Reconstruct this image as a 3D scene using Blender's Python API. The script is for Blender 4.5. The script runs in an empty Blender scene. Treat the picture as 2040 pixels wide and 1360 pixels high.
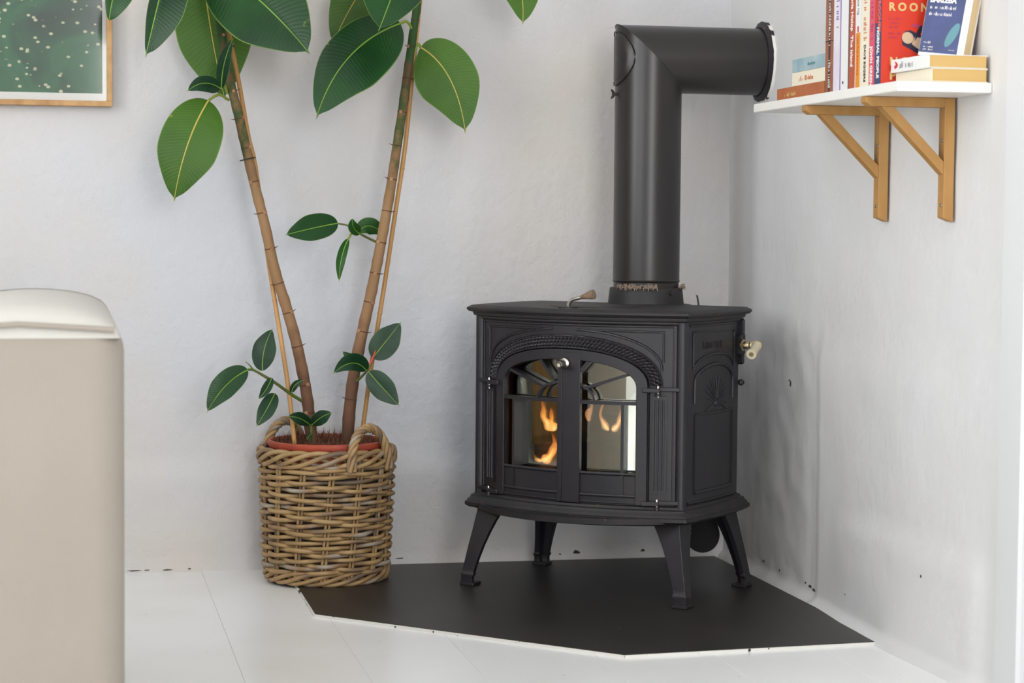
import bpy, bmesh, math, random
from mathutils import Vector, Matrix, noise
random.seed(7)
sc = bpy.context.scene
COL = sc.collection
PI = math.pi

# ------------------------------------------------------------------ camera, world, light, exposure
cam_d = bpy.data.cameras.new('camera'); cam = bpy.data.objects.new('camera', cam_d); COL.objects.link(cam)
yaw, pitch, roll = math.radians(12.05), math.radians(3.264), math.radians(0.48)
fw = Vector((math.sin(yaw)*math.cos(pitch), math.cos(yaw)*math.cos(pitch), -math.sin(pitch)))
rt = Vector((math.cos(yaw), -math.sin(yaw), 0)); up = rt.cross(fw)
rt2 = rt*math.cos(roll)+up*math.sin(roll); up2 = up*math.cos(roll)-rt*math.sin(roll)
m = Matrix((rt2, up2, -fw)).transposed().to_4x4(); m.translation = Vector((-1.59, -4.973, 0.83))
cam.matrix_world = m
cam_d.sensor_width = 36; cam_d.lens = 4200/2040*36
cam_d.clip_start = .05
cam_d.dof.use_dof = True; cam_d.dof.focus_distance = 4.55; cam_d.dof.aperture_fstop = 7.0
sc.camera = cam

world = bpy.data.worlds.new('sky'); sc.world = world; world.use_nodes = True
world.node_tree.nodes['Background'].inputs[0].default_value = (0.80, 0.88, 1.0, 1)
world.node_tree.nodes['Background'].inputs[1].default_value = 1.0

def area(name, loc, size, rot, power, col):
    d = bpy.data.lights.new(name, 'AREA'); d.shape = 'RECTANGLE'; d.size, d.size_y = size
    d.energy = power; d.color = col
    o = bpy.data.objects.new(name, d); COL.objects.link(o); o.location = loc; o.rotation_euler = rot
    return o
# daylight entering through the windows of the room (two on the left, one behind the viewer)
area('window_light_a', (-3.56, -1.93, 1.35), (.86, 2.0), (PI/2, 0, -PI/2), 42, (.985, .995, 1.0))
area('window_light_b', (-3.56, -4.05, 1.45), (2.3, 1.9), (PI/2, 0, -PI/2), 53, (1.0, .998, .99))
area('window_light_c', (-.72, -6.96, 1.55), (1.2, 2.0), (PI/2, 0, 0), 90, (1.0, .993, .98))

sc.view_settings.view_transform = 'Standard'; sc.view_settings.look = 'None'
sc.view_settings.gamma = 1; sc.view_settings.use_curve_mapping = False
sc.view_settings.exposure = 0.0

# ------------------------------------------------------------------ helpers
def lin(c):
    f = lambda v: v/12.92 if v <= .04045 else ((v+.055)/1.055)**2.4
    return tuple(f(x/255) for x in c)+(1,)

def mat(name, col, rough=.5, metal=0, var=None, bump=None, fleck=None, spec=None, coat=0, coord='Object', stretch=(1, 1, 1)):
    """var=(scale, second colour, contrast lo, hi); bump=[(scale, strength, distance)...]; fleck=(scale, colour, threshold)"""
    m = bpy.data.materials.new(name); m.use_nodes = True
    nt = m.node_tree; N = nt.nodes; L = nt.links; b = N['Principled BSDF']
    b.inputs['Base Color'].default_value = lin(col); b.inputs['Roughness'].default_value = rough; b.inputs['Metallic'].default_value = metal
    if spec is not None: b.inputs['Specular IOR Level'].default_value = spec
    if coat: b.inputs['Coat Weight'].default_value = coat; b.inputs['Coat Roughness'].default_value = .15
    tc = N.new('ShaderNodeTexCoord'); mp = N.new('ShaderNodeMapping'); mp.inputs['Scale'].default_value = stretch
    L.new(tc.outputs[coord], mp.inputs[0]); V = mp.outputs[0]
    colour = None
    if var:
        n = N.new('ShaderNodeTexNoise'); n.inputs['Scale'].default_value = var[0]; n.inputs['Detail'].default_value = 5; L.new(V, n.inputs['Vector'])
        r = N.new('ShaderNodeMapRange'); r.inputs[1].default_value = var[2]; r.inputs[2].default_value = var[3]; L.new(n.outputs['Fac'], r.inputs[0])
        x = N.new('ShaderNodeMix'); x.data_type = 'RGBA'; x.inputs[6].default_value = lin(col); x.inputs[7].default_value = lin(var[1])
        L.new(r.outputs[0], x.inputs[0]); colour = x.outputs[2]
    if fleck:
        n = N.new('ShaderNodeTexNoise'); n.inputs['Scale'].default_value = fleck[0]; n.inputs['Detail'].default_value = 2; L.new(V, n.inputs['Vector'])
        r = N.new('ShaderNodeMapRange'); r.inputs[1].default_value = fleck[2]; r.inputs[2].default_value = fleck[2]+.03; L.new(n.outputs['Fac'], r.inputs[0])
        x = N.new('ShaderNodeMix'); x.data_type = 'RGBA'; x.inputs[7].default_value = lin(fleck[1])
        if colour: L.new(colour, x.inputs[6])
        else: x.inputs[6].default_value = lin(col)
        L.new(r.outputs[0], x.inputs[0]); colour = x.outputs[2]
    if colour: L.new(colour, b.inputs['Base Color'])
    prev = None
    for s, st, d in bump or ():
        n = N.new('ShaderNodeTexNoise'); n.inputs['Scale'].default_value = s; n.inputs['Detail'].default_value = 3; L.new(V, n.inputs['Vector'])
        bp = N.new('ShaderNodeBump'); bp.inputs['Strength'].default_value = st; bp.inputs['Distance'].default_value = d; L.new(n.outputs['Fac'], bp.inputs['Height'])
        if prev: L.new(prev.outputs[0], bp.inputs['Normal'])
        prev = bp
    if prev: L.new(prev.outputs[0], b.inputs['Normal'])
    return m

class MB:
    """collects geometry for one mesh object"""
    def __init__(s): s.v = []; s.f = []; s.mi = []; s.cur = 0
    def add(s, vs, fs):
        o = len(s.v); s.v += [tuple(v) for v in vs]; s.f += [tuple(i+o for i in f) for f in fs]; s.mi += [s.cur]*len(fs); return s
    def box(s, x0, x1, y0, y1, z0, z1, bev=0):
        x0, x1 = min(x0, x1), max(x0, x1); y0, y1 = min(y0, y1), max(y0, y1); z0, z1 = min(z0, z1), max(z0, z1)
        if bev:
            # chamfered box: 24 vertices
            b = min(bev, (x1-x0)/2.01, (y1-y0)/2.01, (z1-z0)/2.01)
            lo = ((x0, x0+b, x1-b, x1), (y0, y0+b, y1-b, y1), (z0, z0+b, z1-b, z1)); vs = []; ix = {}
            for i in (0, 1, 2, 3):
                for j in (0, 1, 2, 3):
                    for k in (0, 1, 2, 3):
                        if sum(t in (0, 3) for t in (i, j, k)) == 1: ix[i, j, k] = len(vs); vs.append((lo[0][i], lo[1][j], lo[2][k]))
            fs = []
            for a in range(3):
                for e in (0, 3):
                    q = []
                    for u, w in ((1, 1), (2, 1), (2, 2), (1, 2)):
                        t = [0, 0, 0]; t[a] = e; t[(a+1) % 3] = u; t[(a+2) % 3] = w; q.append(ix[tuple(t)])
                    fs.append(q if e == 3 else q[::-1])
            for a in range(3):
                for e1 in (0, 3):
                    for e2 in (0, 3):
                        i1 = 1 if e1 == 0 else 2; i2 = 1 if e2 == 0 else 2; q = []
                        for (p, r, w) in ((e1, i2, 1), (e1, i2, 2), (i1, e2, 2), (i1, e2, 1)):
                            t = [0, 0, 0]; t[(a+1) % 3] = p; t[(a+2) % 3] = r; t[a] = w; q.append(ix[tuple(t)])
                        fs.append(q if (e1 == 3) == (e2 == 3) else q[::-1])
            for e1 in (0, 3):
                for e2 in (0, 3):
                    for e3 in (0, 3):
                        i = [1 if e == 0 else 2 for e in (e1, e2, e3)]
                        q = [ix[e1, i[1], i[2]], ix[i[0], e2, i[2]], ix[i[0], i[1], e3]]
                        fs.append(q if sum(e == 3 for e in (e1, e2, e3)) % 2 else q[::-1])
            return s.add(vs, fs)
        return s.add([(x0, y0, z0), (x1, y0, z0), (x1, y1, z0), (x0, y1, z0), (x0, y0, z1), (x1, y0, z1), (x1, y1, z1), (x0, y1, z1)],
                     [(0, 3, 2, 1), (4, 5, 6, 7), (0, 1, 5, 4), (1, 2, 6, 5), (2, 3, 7, 6), (3, 0, 4, 7)])
    def loft(s, rings, caps=True, closed=True):
        n = len(rings[0]); vs = [p for r in rings for p in r]; fs = []
        for k in range(len(rings)-1):
            for i in range(n if closed else n-1):
                j = (i+1) % n; fs.append((k*n+i, k*n+j, (k+1)*n+j, (k+1)*n+i))
        if caps: fs.append(tuple(range(n))[::-1]); fs.append(tuple((len(rings)-1)*n+i for i in range(n)))
        return s.add(vs, fs)
    def tube(s, pts, r, n=8, caps=True, flat=1.0, updir=None):
        pts = [Vector(p) for p in pts]; rings = []; prev = None
        for i, p in enumerate(pts):
            t = (pts[min(i+1, len(pts)-1)]-pts[max(i-1, 0)]).normalized()
            if prev is None:
                a = Vector(updir) if updir else (Vector((0, 0, 1)) if abs(t.z) < .9 else Vector((1, 0, 0)))
            else: a = prev
            a = (a-t*a.dot(t)).normalized(); b = t.cross(a); prev = a
            rr = r[i] if isinstance(r, (list, tuple)) else r
            rings.append([p+a*rr*math.cos(2*PI*k/n)+b*rr*flat*math.sin(2*PI*k/n) for k in range(n)])
        return s.loft(rings, caps)
    def ring(s, pts, r, n=6):
        """closed tube"""
        pts = [Vector(p) for p in pts]; m = len(pts); vs = []; fs = []
        for i, p in enumerate(pts):
            t = (pts[(i+1) % m]-pts[i-1]).normalized(); a = Vector((0, 0, 1)); a = (a-t*a.dot(t)).normalized(); b = t.cross(a)
            vs += [p+a*r*math.cos(2*PI*k/n)+b*r*math.sin(2*PI*k/n) for k in range(n)]
        for i in range(m):
            for k in range(n): fs.append((i*n+k, i*n+(k+1) % n, (i+1) % m*n+(k+1) % n, (i+1) % m*n+k))
        return s.add(vs, fs)
    def lathe(s, prof, n=48, c=(0, 0, 0), axis='z', caps=True):
        rings = []
        for r, h in prof:
            ring = []
            for k in range(n):
                a = 2*PI*k/n; x, y = r*math.cos(a), r*math.sin(a)
                p = (x, y, h) if axis == 'z' else (h, x, y) if axis == 'x' else (y, h, x)
                ring.append((p[0]+c[0], p[1]+c[1], p[2]+c[2]))
            rings.append(ring)
        return s.loft(rings, caps)
    def prism(s, poly, z0, z1):
        return s.loft([[(x, y, z0) for x, y in poly], [(x, y, z1) for x, y in poly]])
    def between(s, A, B, d):
        """solid between two polylines A and B (3d points), d(p) gives the second layer's point"""
        n = len(A); vs = list(A)+list(B)+[d(p) for p in A]+[d(p) for p in B]; fs = []
        for i in range(n-1):
            fs += [(i, i+1, n+i+1, n+i), (2*n+i, 3*n+i, 3*n+i+1, 2*n+i+1), (i, 2*n+i, 2*n+i+1, i+1), (n+i, n+i+1, 3*n+i+1, 3*n+i)]
        fs += [(0, n, 3*n, 2*n), (n-1, 3*n-1, 4*n-1, 2*n-1)]
        return s.add(vs, fs)
    def build(s, name, m, parent=None, smooth=None, bevel=0):
        me = bpy.data.meshes.new(name); me.from_pydata([tuple(v) for v in s.v], [], s.f); me.update()
        bm = bmesh.new(); bm.from_mesh(me); bmesh.ops.recalc_face_normals(bm, faces=bm.faces); bm.to_mesh(me); bm.free()
        for x in (m if isinstance(m, (list, tuple)) else [m]): me.materials.append(x)
        if any(s.mi): me.polygons.foreach_set('material_index', s.mi)
        if smooth is not None:
            me.polygons.foreach_set('use_smooth', [True]*len(me.polygons)); me.set_sharp_from_angle(angle=math.radians(smooth))
        o = bpy.data.objects.new(name, me); COL.objects.link(o)
        if parent is not None: o.parent = parent
        if bevel:
            b = o.modifiers.new('bevel', 'BEVEL'); b.width = bevel; b.segments = 2; b.limit_method = 'ANGLE'; b.angle_limit = math.radians(40)
        return o

def tag(o, label=None, cat=None, group=None, kind=None):
    for k, v in (('label', label), ('category', cat), ('group', group), ('kind', kind)):
        if v: o[k] = v
    return o
def thing(name, loc, label, cat, group=None, rz=0):
    o = bpy.data.objects.new(name, None); COL.objects.link(o); o.location = loc; o.rotation_euler = (0, 0, rz); o.empty_display_size = .05
    return tag(o, label, cat, group)
def share(o, parent=None, loc=None):
    c = o.copy(); COL.objects.link(c)
    if parent is not None: c.parent = parent
    if loc is not None: c.location = loc
    return c
def text(s, size, origin, xd, yd, m, parent, name='lettering', ext=.0003, sx=1.0, bold=.0, align='LEFT'):
    cu = bpy.data.curves.new('t', 'FONT'); cu.body = s; cu.size = size; cu.extrude = ext; cu.offset = bold; cu.align_x = align; cu.resolution_u = 3
    t = bpy.data.objects.new('t', cu); COL.objects.link(t)
    me = bpy.data.meshes.new_from_object(t.evaluated_get(bpy.context.evaluated_depsgraph_get()))
    bpy.data.objects.remove(t); bpy.data.curves.remove(cu)
    xd, yd = Vector(xd).normalized(), Vector(yd).normalized(); zd = xd.cross(yd)
    M = Matrix((xd*sx, yd, zd)).transposed().to_4x4(); M.translation = Vector(origin); me.transform(M)
    me.name = name; me.materials.clear(); me.materials.append(m)
    o = bpy.data.objects.new(name, me); COL.objects.link(o); o.parent = parent
    return o

# ------------------------------------------------------------------ materials
M = {}
M['plaster'] = mat('plaster', (204, 206, 212), .75, var=(.9, (208, 200, 190), .38, .62), bump=[(9, .4, .012), (48, .75, .004), (150, .4, .0016)])
M['plaster_right'] = mat('plaster_right', (216, 216, 217), .7, var=(1.4, (212, 210, 206), .4, .75), bump=[(7, .35, .012), (45, .4, .003)])
M['ceiling'] = mat('ceiling', (242, 242, 242), .9)
M['floor'] = mat('floor_paint', (246, 247, 247), .24, var=(2.2, (238, 238, 234), .4, .75), bump=[(5, .1, .004), (70, .05, .001)], fleck=(70, (150, 140, 120), .76))
M['trim'] = mat('trim_paint', (214, 215, 216), .5)
M['hearth'] = mat('hearth_steel', (34, 31, 29), .42, metal=.0, var=(3.5, (47, 42, 38), .42, .75), bump=[(14, .08, .004), (220, .08, .0006)], fleck=(95, (120, 116, 110), .755), spec=.6)
M['hearth_edge'] = mat('hearth_edge', (222, 220, 213), .6, fleck=(60, (50, 46, 42), .66))
M['iron'] = mat('cast_iron', (31, 29, 34), .42, metal=.0, var=(9, (40, 37, 39), .4, .75), bump=[(420, .25, .0006), (60, .1, .001)], spec=.5)
M['iron_dark'] = mat('cast_iron_dark', (30, 29, 32), .55, var=(12, (44, 38, 36), .45, .75), bump=[(300, .3, .0008)], fleck=(60, (110, 70, 45), .715))
M['pipe'] = mat('stove_pipe_paint', (37, 34, 34), .33, var=(5, (43, 39, 37), .4, .75), bump=[(500, .12, .0004)], spec=.5)
M['nickel'] = mat('nickel', (200, 196, 186), .22, metal=1, bump=[(40, .05, .001)])
M['brass'] = mat('aged_nickel', (186, 170, 138), .3, metal=1)
M['ceramic'] = mat('ivory_handle', (214, 202, 172), .35)
M['horn'] = mat('horn_knob', (92, 74, 58), .35, var=(40, (138, 116, 92), .4, .7))
M['rope'] = mat('gasket_rope', (150, 132, 116), .95)
M['firebrick'] = mat('firebrick', (176, 140, 92), .9, var=(14, (112, 84, 56), .4, .7), bump=[(30, .3, .006)])
M['char'] = mat('log_bark', (96, 70, 52), .9, var=(20, (40, 30, 26), .4, .65), bump=[(60, .8, .01)], stretch=(1, 1, 1))
M['endgrain'] = mat('log_end', (150, 116, 84), .9, var=(30, (84, 60, 44), .4, .7))
M['ash'] = mat('ash', (150, 146, 140), .95, bump=[(60, .6, .01)])
M['wood'] = mat('bracket_wood', (176, 132, 74), .5, var=(9, (160, 116, 60), .35, .7), bump=[(120, .08, .001)], stretch=(3, 3, 1))
M['oak'] = mat('frame_oak', (192, 150, 96), .5, var=(30, (164, 120, 70), .4, .7), stretch=(1, 1, 1))
M['white'] = mat('white_lacquer', (233, 231, 225), .4, bump=[(30, .03, .002)])
M['screw'] = mat('screw_steel', (150, 150, 150), .35, metal=1)
M['terracotta'] = mat('terracotta_pot', (176, 76, 52), .55, var=(20, (150, 62, 44), .4, .7))
M['soil'] = mat('coir_soil', (70, 42, 28), 1, var=(60, (36, 22, 16), .4, .65), bump=[(120, 1, .012)])
M['coir'] = mat('coir_fibre', (112, 70, 48), .95)
M['bamboo'] = mat('bamboo', (196, 150, 92), .5, var=(18, (170, 122, 66), .4, .7), stretch=(1, 1, .3))
M['twig'] = mat('green_twig', (88, 110, 46), .5, var=(50, (98, 78, 46), .45, .7))
M['sheath'] = mat('red_sheath', (196, 70, 52), .4)
M['petiole'] = mat('petiole', (128, 146, 52), .45)
M['rib_top'] = mat('midrib_top', (120, 158, 54), .4)
M['rib_under'] = mat('midrib_under', (186, 172, 84), .45)
M['tie'] = mat('plant_tie', (34, 44, 48), .6)
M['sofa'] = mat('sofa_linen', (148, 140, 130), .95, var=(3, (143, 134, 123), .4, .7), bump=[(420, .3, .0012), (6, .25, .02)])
M['sofa_lit_top'] = mat('sofa_linen_lit_top', (186, 183, 176), .95, bump=[(420, .25, .0012), (6, .25, .02)])  # sofa linen with the light on the arm top put into its colour
M['paper'] = mat('pages', (206, 170, 106), .85)

def special(name):
    m = bpy.data.materials.new(name); m.use_nodes = True; nt = m.node_tree; nt.nodes.clear()
    out = nt.nodes.new('ShaderNodeOutputMaterial'); return m, nt.nodes, nt.links, out
def make_glass():
    m, N, L, out = special('stove_glass')
    tr = N.new('ShaderNodeBsdfTransparent'); tr.inputs[0].default_value = (.86, .84, .78, 1)
    gl = N.new('ShaderNodeBsdfGlossy'); gl.inputs['Roughness'].default_value = .03; gl.inputs['Color'].default_value = (.93, .97, .88, 1)
    fr = N.new('ShaderNodeFresnel'); fr.inputs['IOR'].default_value = 1.5
    ad = N.new('ShaderNodeMath'); ad.operation = 'ADD'; ad.inputs[1].default_value = .50; ad.use_clamp = True; L.new(fr.outputs[0], ad.inputs[0])   # heat-reflecting coating
    mx = N.new('ShaderNodeMixShader'); L.new(ad.outputs[0], mx.inputs[0]); L.new(tr.outputs[0], mx.inputs[1]); L.new(gl.outputs[0], mx.inputs[2]); L.new(mx.outputs[0], out.inputs[0])
    return m
M['glass'] = make_glass()
def make_flame(name, strength, ramp):
    m, N, L, out = special(name)
    tc = N.new('ShaderNodeTexCoord'); sp = N.new('ShaderNodeSeparateXYZ'); L.new(tc.outputs['Generated'], sp.inputs[0])
    cr = N.new('ShaderNodeValToRGB'); L.new(sp.outputs['Z'], cr.inputs[0]); e = cr.color_ramp.elements
    e[0].position, e[0].color = 0, ramp[0]; e[1].position, e[1].color = 1, ramp[2]; q = e.new(.5); q.color = ramp[1]
    em = N.new('ShaderNodeEmission'); em.inputs[1].default_value = strength; L.new(cr.outputs[0], em.inputs[0])
    tr = N.new('ShaderNodeBsdfTransparent'); mx = N.new('ShaderNodeMixShader')
    r = N.new('ShaderNodeMapRange'); r.inputs[1].default_value = .2; r.inputs[2].default_value = 1.05; r.inputs[3].default_value = .25; r.inputs[4].default_value = .92; L.new(sp.outputs['Z'], r.inputs[0])
    L.new(r.outputs[0], mx.inputs[0]); L.new(em.outputs[0], mx.inputs[1]); L.new(tr.outputs[0], mx.inputs[2]); L.new(mx.outputs[0], out.inputs[0])
    return m
M['flame'] = make_flame('flame_outer', 5.0, ((1, .42, .12, 1), (1, .38, .08, 1), (1, .16, .03, 1)))
M['flame_pale'] = make_flame('flame_pale', 2.2, ((1, .5, .25, 1), (1, .42, .18, 1), (1, .25, .1, 1)))  # reflection on the right door glass put into the paler flame colour
M['flame_core'] = make_flame('flame_core', 14.0, ((1, .75, .42, 1), (1, .66, .28, 1), (1, .45, .12, 1)))

def make_leaf(name, base, dark, vein, rough, coat, trans, spots):
    m = bpy.data.materials.new(name); m.use_nodes = True; nt = m.node_tree; N = nt.nodes; L = nt.links; b = N['Principled BSDF']
    uv = N.new('ShaderNodeUVMap'); uv.uv_map = 'leaf'; sp = N.new('ShaderNodeSeparateXYZ'); L.new(uv.outputs[0], sp.inputs[0])
    ab = N.new('ShaderNodeMath'); ab.operation = 'ABSOLUTE'; L.new(sp.outputs['Y'], ab.inputs[0])
    k = N.new('ShaderNodeMath'); k.operation = 'MULTIPLY'; k.inputs[1].default_value = -.11; L.new(ab.outputs[0], k.inputs[0])
    s = N.new('ShaderNodeMath'); s.operation = 'ADD'; L.new(sp.outputs['X'], s.inputs[0]); L.new(k.outputs[0], s.inputs[1])
    f = N.new('ShaderNodeMath'); f.operation = 'MULTIPLY'; f.inputs[1].default_value = 34*2*PI; L.new(s.outputs[0], f.inputs[0])
    w = N.new('ShaderNodeMath'); w.operation = 'SINE'; L.new(f.outputs[0], w.inputs[0])
    r = N.new('ShaderNodeMapRange'); r.inputs[1].default_value = .45; r.inputs[2].default_value = 1; L.new(w.outputs[0], r.inputs[0])
    tc = N.new('ShaderNodeTexCoord'); n = N.new('ShaderNodeTexNoise'); n.inputs['Scale'].default_value = 7; n.inputs['Detail'].default_value = 4; L.new(tc.outputs['Object'], n.inputs['Vector'])
    nr = N.new('ShaderNodeMapRange'); nr.inputs[1].default_value = .35; nr.inputs[2].default_value = .68; L.new(n.outputs['Fac'], nr.inputs[0])
    x = N.new('ShaderNodeMix'); x.data_type = 'RGBA'; x.inputs[6].default_value = lin(base); x.inputs[7].default_value = lin(dark); L.new(nr.outputs[0], x.inputs[0])
    vr = N.new('ShaderNodeMath'); vr.operation = 'MULTIPLY'; vr.inputs[1].default_value = .22; L.new(r.outputs[0], vr.inputs[0])
    y = N.new('ShaderNodeMix'); y.data_type = 'RGBA'; y.inputs[7].default_value = lin(vein); L.new(x.outputs[2], y.inputs[6]); L.new(vr.outputs[0], y.inputs[0])
    # yellow blotches near the margin, thin pale margin line
    n2 = N.new('ShaderNodeTexNoise'); n2.inputs['Scale'].default_value = 26; n2.inputs['Detail'].default_value = 3; L.new(tc.outputs['Object'], n2.inputs['Vector'])
    ed = N.new('ShaderNodeMapRange'); ed.inputs[1].default_value = .3; ed.inputs[2].default_value = 1; ed.inputs[3].default_value = 0; ed.inputs[4].default_value = .10; L.new(ab.outputs[0], ed.inputs[0])
    a2 = N.new('ShaderNodeMath'); a2.operation = 'ADD'; L.new(n2.outputs['Fac'], a2.inputs[0]); L.new(ed.outputs[0], a2.inputs[1])
    th = N.new('ShaderNodeMapRange'); th.inputs[1].default_value = spots; th.inputs[2].default_value = spots+.08; th.inputs[4].default_value = .75; L.new(a2.outputs[0], th.inputs[0])
    z = N.new('ShaderNodeMix'); z.data_type = 'RGBA'; z.inputs[7].default_value = lin((150, 160, 40)); L.new(y.outputs[2], z.inputs[6]); L.new(th.outputs[0], z.inputs[0])
    mg = N.new('ShaderNodeMapRange'); mg.inputs[1].default_value = .965; mg.inputs[2].default_value = .985; mg.inputs[4].default_value = .7; L.new(ab.outputs[0], mg.inputs[0])
    q = N.new('ShaderNodeMix'); q.data_type = 'RGBA'; q.inputs[7].default_value = lin((112, 138, 66)); L.new(z.outputs[2], q.inputs[6]); L.new(mg.outputs[0], q.inputs[0])
    L.new(q.outputs[2], b.inputs['Base Color'])
    bp = N.new('ShaderNodeBump'); bp.inputs['Strength'].default_value = .14; bp.inputs['Distance'].default_value = .001; L.new(w.outputs[0], bp.inputs['Height']); L.new(bp.outputs[0], b.inputs['Normal'])
    b.inputs['Roughness'].default_value = rough; b.inputs['Specular IOR Level'].default_value = .33; b.inputs['Coat Weight'].default_value = coat; b.inputs['Coat Roughness'].default_value = .25
    return m
M['leaf_top'] = make_leaf('leaf_top', (18, 66, 18), (12, 46, 20), (30, 76, 34), .36, 0, 0, .76)
M['leaf_under'] = make_leaf('leaf_under', (61, 98, 20), (48, 83, 17), (86, 124, 46), .5, 0, 0, .80)
M['leaf_small'] = make_leaf('leaf_small', (22, 58, 32), (18, 46, 30), (38, 76, 48), .38, 0, 0, .9)
M['leaf_fresh'] = make_leaf('leaf_fresh', (26, 76, 16), (20, 62, 18), (56, 108, 36), .42, 0, 0, .9)

def make_wicker(name, dark):
    m = bpy.data.materials.new(name); m.use_nodes = True; nt = m.node_tree; N = nt.nodes; L = nt.links; b = N['Principled BSDF']
    oi = N.new('ShaderNodeObjectInfo'); tc = N.new('ShaderNodeTexCoord')
    ad = N.new('ShaderNodeVectorMath'); ad.operation = 'ADD'; L.new(tc.outputs['Object'], ad.inputs[0])
    mu = N.new('ShaderNodeMath'); mu.operation = 'MULTIPLY'; mu.inputs[1].default_value = 40; L.new(oi.outputs['Random'], mu.inputs[0]); L.new(mu.outputs[0], ad.inputs[1])
    n = N.new('ShaderNodeTexNoise'); n.inputs['Scale'].default_value = 7; n.inputs['Detail'].default_value = 2.5; L.new(ad.outputs[0], n.inputs['Vector'])
    cr = N.new('ShaderNodeValToRGB'); L.new(n.outputs['Fac'], cr.inputs[0]); e = cr.color_ramp.elements
    e[0].position, e[0].color = .28, lin((92, 78, 68)); e[1].position, e[1].color = .70, lin((168, 156, 140))
    for p, c in ((.38, (124, 102, 78)), (.46, (158, 128, 84)), (.54, (172, 142, 98)), (.60, (140, 108, 70)), (.65, (150, 134, 116))): e.new(p).color = lin(c)
    L.new(cr.outputs[0], b.inputs['Base Color']); b.inputs['Roughness'].default_value = .55
    n3 = N.new('ShaderNodeTexNoise'); n3.inputs['Scale'].default_value = 160; L.new(ad.outputs[0], n3.inputs['Vector'])
    bp = N.new('ShaderNodeBump'); bp.inputs['Strength'].default_value = .3; bp.inputs['Distance'].default_value = .0008; L.new(n3.outputs['Fac'], bp.inputs['Height']); L.new(bp.outputs[0], b.inputs['Normal'])
    return m
M['wicker'] = make_wicker('wicker', 0)

def make_bark():
    m = mat('rubber_plant_bark', (150, 112, 76), .8, bump=[(90, .4, .002)])
    nt = m.node_tree; N = nt.nodes; L = nt.links; b = N['Principled BSDF']
    tc = N.new('ShaderNodeTexCoord'); sp = N.new('ShaderNodeSeparateXYZ'); L.new(tc.outputs['Object'], sp.inputs[0])
    n = N.new('ShaderNodeTexNoise'); n.inputs['Scale'].default_value = 24; n.inputs['Detail'].default_value = 4; L.new(tc.outputs['Object'], n.inputs['Vector'])
    md = N.new('ShaderNodeMath'); md.operation = 'MULTIPLY_ADD'; md.inputs[1].default_value = .32; L.new(n.outputs['Fac'], md.inputs[0]); L.new(sp.outputs['Z'], md.inputs[2])
    mr = N.new('ShaderNodeMapRange'); mr.inputs[1].default_value = .4; mr.inputs[2].default_value = 1.5; L.new(md.outputs[0], mr.inputs[0])
    cr = N.new('ShaderNodeValToRGB'); L.new(mr.outputs[0], cr.inputs[0]); e = cr.color_ramp.elements
    e[0].position, e[0].color = 0, lin((84, 56, 40)); e[1].position, e[1].color = 1, lin((44, 74, 30))
    for p, c in ((.18, (104, 72, 52)), (.34, (142, 108, 76)), (.55, (148, 116, 80)), (.66, (126, 96, 64)), (.70, (60, 78, 36)), (.74, (120, 92, 60)), (.79, (54, 76, 34)), (.84, (96, 72, 46)), (.88, (46, 76, 32))): e.new(p).color = lin(c)
    L.new(cr.outputs[0], b.inputs['Base Color']); return m
M['bark'] = make_bark()
M['node'] = mat('node_brown', (82, 50, 38), .8)
M['scar'] = mat('bud_scar', (176, 132, 96), .8, var=(60, (140, 92, 66), .4, .7))
def make_print():
    m = bpy.data.materials.new('leaf_print'); m.use_nodes = True; nt = m.node_tree; N = nt.nodes; L = nt.links; b = N['Principled BSDF']
    tc = N.new('ShaderNodeTexCoord'); n = N.new('ShaderNodeTexNoise'); n.inputs['Scale'].default_value = 6; n.inputs['Detail'].default_value = 3; n.inputs['Distortion'].default_value = 1.2; L.new(tc.outputs['Object'], n.inputs['Vector'])
    cr = N.new('ShaderNodeValToRGB'); L.new(n.outputs['Fac'], cr.inputs[0]); e = cr.color_ramp.elements
    e[0].position, e[0].color = .30, lin((26, 60, 42)); e[1].position, e[1].color = .72, lin((70, 140, 66))
    for p, c in ((.42, (30, 84, 54)), (.52, (42, 108, 66)), (.60, (34, 92, 58))): e.new(p).color = lin(c)
    v = N.new('ShaderNodeTexVoronoi'); v.inputs['Scale'].default_value = 66; mp = N.new('ShaderNodeMapping'); mp.inputs['Scale'].default_value = (.75, 1, 1); L.new(tc.outputs['Object'], mp.inputs[0]); L.new(mp.outputs[0], v.inputs['Vector'])
    r = N.new('ShaderNodeMapRange'); r.inputs[1].default_value = .20; r.inputs[2].default_value = .25; r.inputs[3].default_value = 1; r.inputs[4].default_value = 0; L.new(v.outputs['Distance'], r.inputs[0])
    n2 = N.new('ShaderNodeTexNoise'); n2.inputs['Scale'].default_value = 16; L.new(tc.outputs['Object'], n2.inputs['Vector'])
    r2 = N.new('ShaderNodeMapRange'); r2.inputs[1].default_value = .40; r2.inputs[2].default_value = .47; L.new(n2.outputs['Fac'], r2.inputs[0])
    mu = N.new('ShaderNodeMath'); mu.operation = 'MULTIPLY'; L.new(r.outputs[0], mu.inputs[0]); L.new(r2.outputs[0], mu.inputs[1])
    x = N.new('ShaderNodeMix'); x.data_type = 'RGBA'; x.inputs[7].default_value = lin((206, 206, 170)); L.new(cr.outputs[0], x.inputs[6]); L.new(mu.outputs[0], x.inputs[0]); L.new(x.outputs[2], b.inputs['Base Color'])
    b.inputs['Roughness'].default_value = .6; return m
M['print'] = make_print()
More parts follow.
